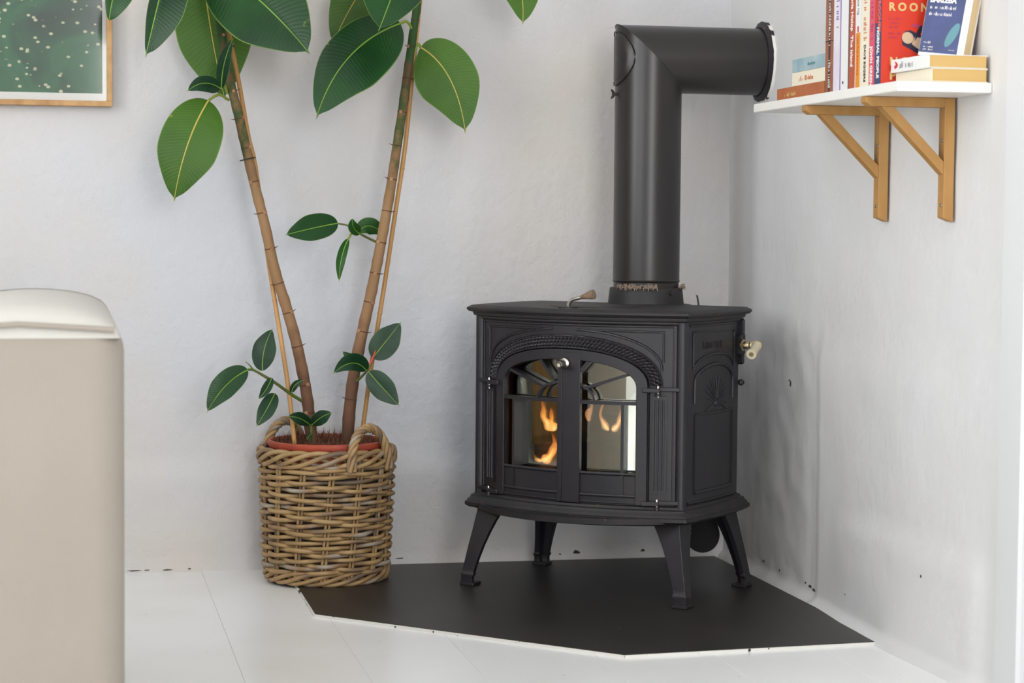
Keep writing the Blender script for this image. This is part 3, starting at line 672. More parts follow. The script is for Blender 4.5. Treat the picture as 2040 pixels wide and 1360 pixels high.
def flame(label, path, rad, seed, core, m='flame'):
    rnd = random.Random(seed); p0 = W(*path[0]); o = thing('flame', p0, label, 'flame', 'flames in the stove')
    Q = [Vector(p) for p in path]; pts = []
    for i in range(len(Q)-1):
        a, b, c, d = Q[max(i-1, 0)], Q[i], Q[i+1], Q[min(i+2, len(Q)-1)]
        for k in range(6):
            t = k/6; pts.append(.5*((2*b)+(c-a)*t+(2*a-5*b+4*c-d)*t*t+(3*b-a-3*c+d)*t**3))
    pts.append(Q[-1]); n = len(pts); w = rnd.uniform(0, 6)
    P = [W(p.x+.0025*math.sin(9*i/n+w)*i/n, p.y, p.z)-p0 for i, p in enumerate(pts)]
    R_ = [max(.0003, rad*(min(1, 5*i/(n-1)+.25))*(1-i/(n-1))**.8*(1+.25*math.sin(11*i/n+w))) for i in range(n)]
    MB().tube(P, R_, 12, flat=.45, updir=(.738, -.674, 0)).build('flame_body', M[m], o, 180)
    if core:
        h = n*3//5; MB().tube(P[1:h], [r*.55*(1-.6*i/h) for i, r in enumerate(R_[1:h])], 10, flat=.45, updir=(.738, -.674, 0)).build('flame_core', M['flame_core'], o, 180)
    return o
flame('tall bright flame tongue above the upper log behind the left door', [(-.076, -.13, .366), (-.088, -.13, .382), (-.096, -.13, .395), (-.100, -.128, .412), (-.108, -.125, .438)], .013, 1, True)
flame('short yellow flame right of the tallest tongue behind the left door', [(-.066, -.13, .366), (-.076, -.13, .380), (-.075, -.13, .395), (-.082, -.128, .418)], .012, 2, True)
flame('thin curved flame licking the left rim of the cut log end', [(-.078, -.168, .301), (-.094, -.168, .303), (-.110, -.168, .316), (-.119, -.165, .334), (-.123, -.16, .358)], .005, 3, True)
flame('white hot flame at the right rim of the cut log end', [(-.078, -.168, .301), (-.060, -.17, .310), (-.051, -.168, .325), (-.050, -.165, .342), (-.058, -.16, .366)], .0135, 4, True)
flame('pale flame behind the right door nearest the middle', [(.024, -.14, .392), (.022, -.14, .41), (.030, -.14, .425), (.036, -.14, .450)], .009, 5, False, 'flame_pale')
flame('slender pale flame in the middle of the right door', [(.068, -.13, .374), (.055, -.13, .388), (.048, -.13, .408), (.060, -.13, .448)], .009, 6, True, 'flame_pale')
flame('pale flame at the outer side of the right door', [(.076, -.13, .374), (.090, -.13, .386), (.097, -.13, .402), (.098, -.13, .420), (.108, -.13, .448)], .011, 7, True, 'flame_pale')

# ------------------------------------------------------------------ flue pipe
PX, PY, PR, PZ = -.2605, -.235, .0775, 1.2065
pipe = thing('stove_pipe', (PX, PY, .6405), 'matt black stove pipe rising from the stove and turning into the wall', 'stove pipe')
zb = .6405
def pl(x, y, z): return (x, y, z-zb)
n = 56; A = [2*PI*k/n for k in range(n)]
MB().lathe([(.0885, 0), (.0865, .020), (.0845, .037), (.0835, .038), (.070, .038)], n).build('flue_collar', M['iron_dark'], pipe, 40)
MB().lathe([(PR-.0015, .034), (PR-.0015, .050), (PR+.0005, .052), (PR+.0012, .055), (PR-.001, .058)], n).build('joint_ring', M['pipe'], pipe, 40)
# vertical tube cut at 45 degrees, horizontal tube to the wall
vr = [[(PR*math.cos(a), PR*math.sin(a), .0565) for a in A], [(PR*math.cos(a), PR*math.sin(a), PZ-zb-PR*math.cos(-a)*-1*-1 if False else PZ-zb-PR*math.cos(a)*1.0) for a in A]]
MB().loft(vr, False).build('upright_tube', M['pipe'], pipe, 50)
L_end = XW+.03-PX
hr = [[(PR*math.cos(a)*1.0, PR*math.sin(a), PZ-zb-PR*math.cos(a)) for a in A], [(L_end, PR*math.sin(a), PZ-zb-PR*math.cos(a)) for a in A]]
MB().loft(hr, False).build('wall_tube', M['pipe'], pipe, 50)
MB().ring([(PR*1.002*math.cos(a), PR*1.002*math.sin(a), PZ-zb-PR*1.002*math.cos(a)) for a in A], .0014).build('mitre_seam', M['pipe'], pipe, 60)
# inspection hatch on the side away from the wall
hc = PZ-zb; hr_ = .0615; ring = []; mb = MB(); vs = [(-PR-.0025, 0, hc)]; fs = []
for j in range(1, 7):
    rr = hr_*j/6
    for k in range(36):
        a = 2*PI*k/36; y = rr*math.cos(a); z_ = rr*math.sin(a); off = .0035 if j < 6 else -.001
        vs.append((-math.sqrt((PR+off)**2-y*y), y, hc+z_))
for k in range(36): fs.append((0, 1+k, 1+(k+1) % 36))
for j in range(5):
    for k in range(36): fs.append((1+j*36+k, 1+(j+1)*36+k, 1+(j+1)*36+(k+1) % 36, 1+j*36+(k+1) % 36))
hatch = mb.add(vs, fs).build('inspection_hatch', M['pipe'], pipe, 50)
MB().ring([(-math.sqrt((PR+.0025)**2-(hr_*math.cos(a))**2), hr_*math.cos(a), hc+hr_*math.sin(a)) for a in [2*PI*k/48 for k in range(48)]], .0017).build('hatch_rim', M['pipe'], hatch, 60)
wn = MB().tube([(-PR+.004, -.004, hc-.082), (-PR-.010, -.004, hc-.082)], .0035, 8).build('wing_nut', M['iron_dark'], hatch, 60)
for dz in (-1, 1): MB().tube([(-PR-.006, -.004, hc-.082), (-PR-.009, -.006, hc-.082+dz*.006), (-PR-.013, -.008, hc-.082+dz*.010)], [.003, .003, .0018], 8).build('wing', M['iron_dark'], wn, 60)
# ragged flange ring where the pipe enters the wall
rnd = random.Random(3); fr = []
R1 = [.093*rnd.uniform(.975, 1.02) for _ in A]
wx = XW-.004-PX
ring = lambda x, rr: [(x, rr[k]*math.sin(a), PZ-zb-rr[k]*math.cos(a)) for k, a in enumerate(A)]
MB().loft([ring(wx-.010, [PR-.001]*n), ring(wx-.012, [PR+.004]*n), ring(wx-.006, R1), ring(wx+.006, R1)], False).build('wall_flange', M['iron_dark'], pipe, 40)
R2 = [r+.0022*rnd.uniform(-.4, 1) for r in R1]
MB().loft([ring(wx-.004, R1), ring(wx-.002, R2), ring(wx+.008, R2)], False).build('plaster_collar', M['white'], pipe, 60)
# frayed gasket rope on the collar, collar screw
g = MB()
for i in range(150):
    a = math.radians(rnd.choice((rnd.uniform(205, 272), rnd.uniform(205, 272), rnd.uniform(205, 272), rnd.uniform(322, 350)))); a2 = a+rnd.uniform(-.12, .12)
    r0 = .0835; z0 = .038+rnd.uniform(-.001, .005)
    g.tube([(r0*math.cos(a), r0*math.sin(a), z0), ((r0+.004)*math.cos((a+a2)/2), (r0+.004)*math.sin((a+a2)/2), z0+rnd.uniform(.001, .006)), ((r0+rnd.uniform(.003, .010))*math.cos(a2), (r0+rnd.uniform(.003, .008))*math.sin(a2), z0-rnd.uniform(-.004, .007))], [.0011, .0011, .0005], 4)
gr = g.build('frayed_gasket', M['rope'], pipe); gr['kind'] = 'stuff'
cs = MB().tube([(.036, -.075, .028), (.040, -.086, .028)], [.006, .005], 12).build('collar_screw', M['iron_dark'], pipe, 50)

# ------------------------------------------------------------------ wall shelf and brackets
SH = MB().box(-.16, XW-.002, -1.487, -.70, 1.063, 1.081, .0015).build('wall_shelf', M['white']); tag(SH, 'narrow white wall shelf holding the books above two wooden brackets', 'shelf')
def bracket(y, label):
    o = thing('shelf_bracket', (XW-.004, y, .835), label, 'shelf bracket', 'wooden brackets under the shelf')
    w = .0135; X = lambda x: x-(XW-.004); Z = lambda v: v-.835
    up_ = MB().loft([[(X(XW-.004), -w, Z(.835)), (X(XW-.004), w, Z(.835)), (X(XW-.004), w, Z(1.0625)), (X(XW-.004), -w, Z(1.0625))], [(X(-.004), -w, Z(.843)), (X(-.004), w, Z(.843)), (X(-.004), w, Z(1.0625)), (X(-.004), -w, Z(1.0625))]])
    u = up_.build('upright', M['wood'], o, None, .001)
    MB().loft([[(X(-.004), -w, Z(1.045)), (X(-.004), w, Z(1.045)), (X(-.004), w, Z(1.0625)), (X(-.004), -w, Z(1.0625))], [(X(-.148), -w, Z(1.045)), (X(-.148), w, Z(1.045)), (X(-.148), w, Z(1.0625)), (X(-.148), -w, Z(1.0625))], [(X(-.158), -w, Z(1.052)), (X(-.158), w, Z(1.052)), (X(-.158), w, Z(1.0625)), (X(-.158), -w, Z(1.0625))]]).build('arm', M['wood'], o, None, .001)
    d = .9
    MB().loft([[(X(-.128), -w*d, Z(1.045)), (X(-.128), w*d, Z(1.045)), (X(-.103), w*d, Z(1.045)), (X(-.103), -w*d, Z(1.045))], [(X(-.004), -w*d, Z(.921)), (X(-.004), w*d, Z(.921)), (X(-.004), w*d, Z(.946)), (X(-.004), -w*d, Z(.946))]]).build('brace', M['wood'], o, None, .001)
    for z_ in (.866, .985): MB().lathe([(.0035, 0), (.003, -.0012), (.0008, -.0016)], 12, (X(-.0042), -.002, Z(z_)), 'x').build('screw', M['screw'], u, 40)
bracket(-1.005, 'wooden shelf bracket nearer the stove pipe')
bracket(-1.322, 'wooden shelf bracket farther from the stove pipe, by the door casing')

# ------------------------------------------------------------------ books
def cmat(name, col, col2=None, rough=.5, sc_=20): return mat(name, col, rough, var=(sc_, col2, .4, .7) if col2 else None)
BK = dict(brown=cmat('cover_brown', (150, 96, 70), (136, 84, 60)), maroon=cmat('cover_maroon', (76, 44, 50)), lilac=cmat('cover_lilac', (226, 220, 226), (196, 184, 214), .5, 12), white=cmat('cover_white', (228, 228, 226)), teal=cmat('cover_teal', (58, 84, 104)),
  rust=cmat('cover_rust', (178, 84, 54)), orange=cmat('cover_orange', (220, 142, 36)), cream=cmat('cover_cream', (232, 224, 202)), pink=cmat('cover_pink', (212, 84, 104)), magenta=cmat('print_magenta', (176, 56, 96)), red=cmat('cover_red', (206, 50, 22)), navy=cmat('cover_navy', (44, 70, 110)),
  ink=cmat('print_ink', (40, 38, 44)), lightprint=cmat('print_white', (240, 236, 228)), goldprint=cmat('print_gold', (214, 186, 120)), coral=cmat('print_coral', (240, 104, 78)), redprint=cmat('print_red', (198, 48, 52)), purple=cmat('print_purple', (128, 108, 168)), greyprint=cmat('print_grey', (150, 148, 150)), ochre=cmat('print_ochre', (206, 120, 70)),
  leather=cmat('cover_leather', (178, 104, 60), (166, 92, 50)), sky=cmat('cover_sky', (140, 168, 178), (176, 192, 194), .5, 14), deep=cmat('cover_blue', (42, 58, 104), (60, 70, 128), .4, 16), aqua=cmat('print_aqua', (90, 140, 150)), tin=cmat('print_tin', (34, 34, 58)), fish=cmat('print_flesh', (206, 180, 150)), yellowpage=M['paper'], creampage=cmat('pages_cream', (222, 196, 152)))
SX = -.125
def upright(name, label, y_far, y_near, h, depth, cover, page='creampage', x=SX, group='paperbacks standing on the shelf'):
    t = y_far-y_near; o = thing(name, (x, y_near, 1.081), label, 'book', group); c = .0012
    mb = MB(); mb.box(0, depth, 0, c, 0, h); mb.box(0, depth, t-c-.0006, t-.0006, 0, h)
    # cover: two boards joined by the spine, in one piece
    poly = [(0, .0006), (depth, .0006), (depth, c), (c, c), (c, t-c), (depth, t-c), (depth, t-.0006), (0, t-.0006)]
    MB().prism(poly, 0, h).build('cover', BK[cover], o)
    MB().box(c, depth-.002, c, t-c, .0015, h-.0015).build('page_block', BK[page], o)
    return o, t
def spine(o, s, top, size, m, yc, sx=1.0, bold=0):       # reads downwards; top = height above the shelf, yc from the near face
    return text(s, size, (-.0004, yc+size*.36, top), (0, 0, -1), (0, -1, 0), BK[m], o, 'spine_lettering', sx=sx, bold=bold)
def strokes(o, n, length, size, origin, xd, yd, m, seed, name='worn_lettering'):   # worn print, too faint to read
    r = random.Random(seed); xd, yd = Vector(xd), Vector(yd); nd = xd.cross(yd); mb = MB(); st = length/n
    for i in range(n):
        if r.random() < .12: continue
        for k in range(r.choice((1, 2, 2))):
            a = i*st+st*(.1+.4*k); w = st*r.uniform(.18, .3); lo, hi = size*r.choice((0, 0, .1)), size*r.choice((.6, .7, 1))
            q = [Vector(origin)+xd*u+yd*v for u, v in ((a, lo), (a+w, lo), (a+w, hi), (a, hi))]
            mb.loft([q, [p+nd*.0003 for p in q]])
    return mb.build(name, BK[m], o)
def sstrokes(o, n, top, length, size, m, yc, seed): return strokes(o, n, length, size, (-.0004, yc+size*.36, top), (0, 0, -1), (0, -1, 0), m, seed)
def patch(o, x0, x1, y0, y1, z0, z1, m, name='spine_panel'): return MB().box(x0, x1, y0, y1, z0, z1).build(name, BK[m], o)
Yb = [-1.0311, -1.0754, -1.1161, -1.1587, -1.19, -1.2209, -1.2614, -1.2887, -1.3235]
b, t = upright('paperback_book', 'brown patterned paperback, first of the standing row beside the flat stack', Yb[0], Yb[1], .235, .14, 'brown')
patch(b, -.0003, .0002, t*.36, t*.60, 0, .235, 'maroon'); sstrokes(b, 24, .232, .14, .0105, 'lightprint', t*.48, 1); sstrokes(b, 12, .068, .055, .0105, 'lightprint', t*.48, 2); patch(b, -.0006, .0002, 0, t, .104, .1055, 'ink', 'elastic_band')
b, t = upright('paperback_book', 'white and lilac paperback with pale purple lettering on the spine', Yb[1], Yb[2], .225, .14, 'lilac')
sstrokes(b, 9, .21, .09, .016, 'purple', t*.5, 3); patch(b, -.0003, .0002, .0007, t*.12, 0, .225, 'purple', 'spine_edge')
b, t = upright('paperback_book', 'plain white paperback with a small dark emblem low on the spine', Yb[2], Yb[3], .220, .14, 'white')
patch(b, -.0003, .0002, t*.0, t*.08, 0, .22, 'teal', 'spine_edge'); patch(b, -.0003, .0002, t*.62, t*.78, .017, .022, 'ink', 'spine_emblem')
b, t = upright('paperback_book', 'rust red paperback with cream lettering on the spine', Yb[3], Yb[4], .205, .135, 'rust')
spine(b, 'Victoria Hislop  The Island', .20, .0155, 'lightprint', t*.5, .92, .0003)
b, t = upright('paperback_book', 'white paperback with an orange panel on the lower spine', Yb[4], Yb[5], .205, .135, 'white')
patch(b, -.0003, .0002, t*.15, t*.85, .0, .108, 'orange'); spine(b, 'Celeste Ng', .19, .0125, 'greyprint', t*.5, .85); spine(b, 'Little Fires Everywhere', .102, .010, 'redprint', t*.5, .78); patch(b, -.0006, .0002, t*.42, t*.62, .109, .120, 'redprint', 'spine_emblem')
b, t = upright('paperback_book', 'cream paperback with orange and black lettering on the spine', Yb[5], Yb[6], .205, .135, 'cream')
sstrokes(b, 12, .200, .112, .015, 'ochre', t*.55, 4); spine(b, 'DAVE EGGERS', .083, .0125, 'ink', t*.5, .88, .0002)
b, t = upright('paperback_book', 'pink paperback with white capital lettering low on the spine', Yb[6], Yb[7], .205, .135, 'pink')
sstrokes(b, 14, .2, .115, .012, 'magenta', t*.5, 5); spine(b, 'JOHN GREEN', .077, .0155, 'lightprint', t*.55, .78, .0004)
b, t = upright('paperback_book', 'red covered paperback with a navy spine and a fish tin on its front', Yb[7], Yb[8], .205, .135, 'red')
patch(b, -.0003, .0002, .0036, t-.002, 0, .118, 'navy'); patch(b, -.0003, .0002, .0036, t*.62, .118, .205, 'navy')
spine(b, 'ROONEY', .158, .0155, 'coral', t*.36, .9, .0005); spine(b, 'NORMAL PEOPLE', .110, .0150, 'lightprint', t*.5, .80, .0007)
cv = lambda s, size, x, z_, m, bold=0, sx=1: text(s, size, (x, .0002, z_), (1, 0, 0), (0, 0, 1), BK[m], b, 'cover_lettering', sx=sx, bold=bold)
cv('SALLY', .019, .02, .165, 'goldprint', .0006, 1.3); cv('R O O N E Y', .0205, .0125, .139, 'goldprint', .0007, .98)
cv('N O R M A L', .0205, .016, .040, 'goldprint', .0007, .98); cv('PEOPLE', .0205, .016, .014, 'goldprint', .0007, 1.2)
for i in range(5): strokes(b, 9, .026-.004*(i % 3), .0042, (.012, .0002, .122-.0075*i-(.004 if i > 2 else 0)), (1, 0, 0), (0, 0, 1), 'magenta', 30+i)
def plate(o, pts, m, name, d=.0004, y=.0004):    # flat printed shape on the front cover
    MB().loft([[(x, y, z_) for x, z_ in pts], [(x, y-d, z_) for x, z_ in pts]]).build(name, BK[m], o)
def el(cx, cz, rx, rz, tilt, n=20, a0=0, a1=2*PI): return [(cx+rx*math.cos(a)*math.cos(tilt)-rz*math.sin(a)*math.sin(tilt), cz+rx*math.cos(a)*math.sin(tilt)+rz*math.sin(a)*math.cos(tilt)) for a in [a0+(a1-a0)*i/n for i in range(n)]]
plate(b, [(.038, .092), (.045, .102), (.055, .104), (.105, .083), (.107, .064), (.088, .056), (.078, .058), (.040, .077)], 'tin', 'printed_tin', .0004, .0004)
plate(b, el(.050, .090, .0115, .0105, -.4), 'fish', 'printed_tin_top', .0003, .0001)
plate(b, [(.058, .079), (.064, .092), (.080, .090), (.092, .080), (.094, .071), (.084, .065), (.068, .072)], 'fish', 'printed_fish', .0003, .0001)
plate(b, [(.063, .084), (.066, .098), (.073, .112), (.078, .113), (.078, .104), (.071, .094)], 'tin', 'printed_lid', .0003, 0)
plate(b, el(.066, .1125, .0095, .0032, -.08), 'magenta', 'printed_ring', .0003, .0001)
# flat stack at the far end
def flat(name, label, x0, x1, ya, yb, z0, t, cover, page, group, rz=0, round_=0):
    o = thing(name, (x0, yb, z0), label, 'book', group, rz); L_ = ya-yb; c = .0013; d = x1-x0
    MB().loft([[(0, y, 0), (d, y, 0), (d, y, c), (c, y, c), (c, y, t-c), (d, y, t-c), (d, y, t), (0, y, t)] for y in (0, L_)]).build('cover', BK[cover], o)
    MB().box(c, d-.002, .0012, L_-.002, c, t-c).build('page_block', BK[page], o)
    return o
gF = 'books lying flat at the far end of the shelf'
f1 = flat('hardback_book', 'tan leather bound book at the bottom of the far stack', -.125, -.005, -.748, -1.029, 1.0815, .0285, 'leather', 'yellowpage', gF)
strokes(f1, 9, .075, .008, (-.0004, .235, .010), (0, -1, 0), (0, 0, 1), 'goldprint', 6)
f2 = flat('paperback_book', 'cream paperback with orange script in the middle of the far stack', -.124, -.01, -.838, -1.029, 1.1105, .027, 'cream', 'creampage', gF)
strokes(f2, 10, .085, .010, (-.0004, .150, .008), (0, -1, 0), (0, 0, 1), 'ochre', 7)
f3_ = flat('paperback_book', 'pale blue grey paperback on top of the far stack', -.124, -.015, -.838, -1.029, 1.138, .0265, 'sky', 'creampage', gF)
strokes(f3_, 6, .045, .008, (-.0004, .10, .009), (0, -1, 0), (0, 0, 1), 'aqua', 8)
# flat pair at the near end, with a blue book leaning on the wall above them
gN = 'books lying flat at the near end of the shelf'
n1 = flat('paperback_book', 'cream paperback at the bottom of the near pair, yellowed pages facing out', -.095, .012, -1.333, -1.484, 1.0815, .0235, 'cream', 'yellowpage', gN, math.radians(2))
n2 = flat('paperback_book', 'white paperback with a red bird emblem on top of the near pair', -.101, .012, -1.330, -1.485, 1.1055, .0235, 'white', 'yellowpage', gN, math.radians(3))
text('THE', .0045, (-.0005, .118, .014), (0, 0, -1), (0, -1, 0), BK['ink'], n2, 'spine_lettering', sx=.9)
strokes(n2, 9, .05, .012, (-.0004, .112, .006), (0, -1, 0), (0, 0, 1), 'greyprint', 9)
pts = [(.138, .006), (.128, .009), (.126, .013), (.131, .018), (.139, .020), (.134, .014), (.141, .011)]
MB().loft([[(-.0001, y, z_) for y, z_ in pts], [(-.0006, y, z_) for y, z_ in pts]]).build('bird_emblem', BK['redprint'], n2)
bb = thing('paperback_book', (-.075, -1.365, 1.1292), 'dark blue paperback leaning on the wall on top of the near pair', 'book', gN)
dirc = Vector((.052, -.075, 0)).normalized(); nrm = Vector((dirc.y, -dirc.x, 0)); bw, bh, bt = .094, .178, .027
leanM = Matrix((dirc, -nrm, Vector((0, 0, 1)))).transposed().to_4x4()
bb.matrix_world = Matrix.Translation((-.0705, -1.362, 1.1375)) @ Matrix.Rotation(math.radians(9), 4, Vector((.3, 1, 0)).normalized()) @ leanM
# local: x along cover width, y into the book, z up; local -y is the cover face
MB().prism([(0, 0), (bw, 0), (bw, .0012), (.0012, .0012), (.0012, bt-.0012), (bw, bt-.0012), (bw, bt), (0, bt)], 0, bh).build('cover', BK['white'], bb)
MB().box(.0012, bw-.002, .0012, bt-.0012, .0012, bh-.001).build('page_block', BK['creampage'], bb)
MB().box(.0005, bw-.014, -.0003, .0002, .006, bh).build('front_print', BK['deep'], bb)
MB().box(0, bw, bt-.0002, bt+.0003, 0, bh).build('back_print', BK['navy'], bb)
tx = lambda s, size, x, z_, m, sx=1, bold=0: text(s, size, (x, -.0004, z_), (1, 0, 0), (0, 0, 1), BK[m], bb, 'cover_lettering', sx=sx, bold=bold)
tx('BARLEBA', .0150, .006, .097, 'lightprint', .9, .0005)
for i_, (n_, l_, z_, h_) in enumerate(((16, .055, .085, .0062), (14, .048, .073, .0062), (5, .014, .022, .0045), (8, .022, .015, .0028), (8, .022, .010, .0028), (5, .012, .012, .002))): strokes(bb, n_, l_, h_, (.008 if i_ != 5 else .062, -.0003, z_), (1, 0, 0), (0, 0, 1), 'lightprint', 20+i_)
p = el(.064, .040, .009, .024, -.45, 18); MB().loft([[(x, -.0003, z_) for x, z_ in p], [(x, -.0005, z_) for x, z_ in p]]).build('printed_swirl', BK['aqua'], bb)

# ------------------------------------------------------------------ wicker basket
BC = Vector((-.996, -.158, 0)); NS = 14; HB = .306
def brad(z): return .1375+.013*(z/HB)
basket = thing('wicker_basket', (BC.x, BC.y, .0062), 'round woven rattan basket with two twisted handles holding the plant pot', 'basket')
WK = M['wicker']; rnd = random.Random(11)
TILT = .35
for k in range(NS):
    for d in (-.028, .028):
        a = 2*PI*k/NS+d+.12; P = []
        for i in range(9):
            z_ = .012+(HB-.035)*i/8; aa = a+TILT*.35*(i/8-.5)*0+.16*(i/8-.5); P.append((brad(z_)*math.cos(aa), brad(z_)*math.sin(aa), z_))
        MB().tube(P, .0036, 6).build('stake', WK, basket, 60)
rows = 25; pitch = (HB-.060)/rows
for i in range(rows):
    z0 = .030+pitch*i; P = []; ph = rnd.uniform(-.12, .12); amp = .0075*rnd.uniform(.85, 1.1)
    for j in range(168):
        a = 2*PI*j/168; sk = .16*(z0/HB-.5); wv = math.cos(NS/2*(a-sk-.12)+PI*(i % 2)); wv = math.copysign(abs(wv)**.75, wv)
        zz = z0+.0022*math.sin(3*a+i*1.7)+.0012*math.sin(7*a+ph*20)
        P.append(((brad(z0)+amp*wv)*math.cos(a), (brad(z0)+amp*wv)*math.sin(a), zz))
    MB().ring(P, .0052*rnd.uniform(.9, 1.08), 7).build('weaver', WK, basket, 60)
# plaited rim and foot: rods running in long slants
def plait(zc, r0, count, amp_r, amp_z, turns, rr):
    for c in range(count):
        P = []
        for j in range(200):
            a = 2*PI*j/200; t = turns*a+2*PI*c/count
            P.append(((r0+amp_r*math.cos(t))*math.cos(a), (r0+amp_r*math.cos(t))*math.sin(a), zc+amp_z*math.sin(t)))
        MB().ring(P, rr, 7).build('rim_rod', WK, basket, 60)
plait(HB-.020, brad(HB)+.001, 5, .006, .0165, 4, .0056)
plait(.0165, brad(0)-.001, 5, .0055, .0125, 4, .0052)
MB().lathe([(.002, .006), (brad(0)-.012, .006), (brad(0)-.012, .011), (.002, .011)], 40).build('basket_floor', M['coir'], basket)
MB().loft([[((brad(z_)-.0105)*math.cos(a), (brad(z_)-.0105)*math.sin(a), z_) for a in [2*PI*k/40 for k in range(40)]] for z_ in (.012, .15, HB-.03)], False).build('dark_backing', M['dark_backing'], basket, 60)  # added dark sheet: hides the pot and keeps the weave gaps dark
# twisted handles
def handle(ang, wide, high, lean, thick):
    c = Vector((math.cos(ang), math.sin(ang), 0)); tdir = Vector((-math.sin(ang), math.cos(ang), 0)); base = c*(brad(HB)+.002)
    path = []
    for i in range(49):
        t = PI*i/48; h = math.sin(t)**.8
        path.append(base+tdir*(wide*math.cos(t)*(1+.0*h))+Vector((0, 0, HB-.045+(.045+high)*h))+c*(lean*h+.004*(1-h)))
    h0 = None
    for s in range(4):
        P = []
        for i, p in enumerate(path):
            tg = (path[min(i+1, 48)]-path[max(i-1, 0)]).normalized(); u = c-tg*c.dot(tg); u.normalize(); v = tg.cross(u)
            t = 2*PI*s/4+i*.42; rr = thick*(1.0 if 5 < i < 43 else 1.15)
            P.append(p+u*rr*math.cos(t)+v*rr*math.sin(t))
        o = MB().tube(P, .0052, 7).build('handle' if h0 is None else 'handle_strand', WK, basket if h0 is None else h0, 60)
        h0 = h0 or o
handle(math.radians(-58), .054, .050, -.006, .0062)
handle(math.radians(124), .054, .046, -.006, .0062)

# ------------------------------------------------------------------ pot, soil
PC = Vector((-.995, -.158, .018))
pot = thing('plant_pot', PC, 'terracotta coloured pot sitting inside the wicker basket', 'pot')
MB().lathe([(.095, 0), (.100, .002), (.117, .22), (.1235, .292), (.1345, .293), (.137, .298), (.136, .306), (.130, .308), (.1275, .304), (.1255, .285), (.120, .2), (.06, .19)], 56).build('pot_wall', M['terracotta'], pot, 40)
so = MB(); G_ = []
for j in range(13):
    for k in range(48):
        a = 2*PI*k/48; rr = .1262*j/12; x, y = rr*math.cos(a), rr*math.sin(a)
        G_.append((x, y, .298+fbm(x+3, y, 0, 26, .008)+.004*(1-j/12)))
so.add(G_, [(j*48+k, j*48+(k+1) % 48, (j+1)*48+(k+1) % 48, (j+1)*48+k) for j in range(12) for k in range(48)])
rnd = random.Random(5)
for i in range(2200):
    a = rnd.uniform(0, 2*PI); rr = .123*math.sqrt(rnd.random()); x, y = rr*math.cos(a), rr*math.sin(a); d = rnd.uniform(0, 2*PI); l = rnd.uniform(.008, .024)*(1.5 if y > .03 else 1); up_ = rnd.uniform(.2, 1.0)
    p = Vector((x, y, .298)); q = p+Vector((math.cos(d)*l*(1-up_*.6), math.sin(d)*l*(1-up_*.6), l*up_+.003))
    if math.hypot(q.x, q.y) > .126: q.x *= .9; q.y *= .9
    so.cur = 1 if rnd.random() < .8 else 0
    w = Vector((math.sin(d), -math.cos(d), .3))*.0009
    so.add([p-w, p+w, p+Vector((0, 0, .0012)), q], [(0, 1, 3), (1, 2, 3), (2, 0, 3)])
s_o = so.build('potting_soil', [M['soil'], M['coir']]); s_o.location = PC; tag(s_o, 'dark soil with brown coir fibres filling the pot', 'soil', kind='stuff')

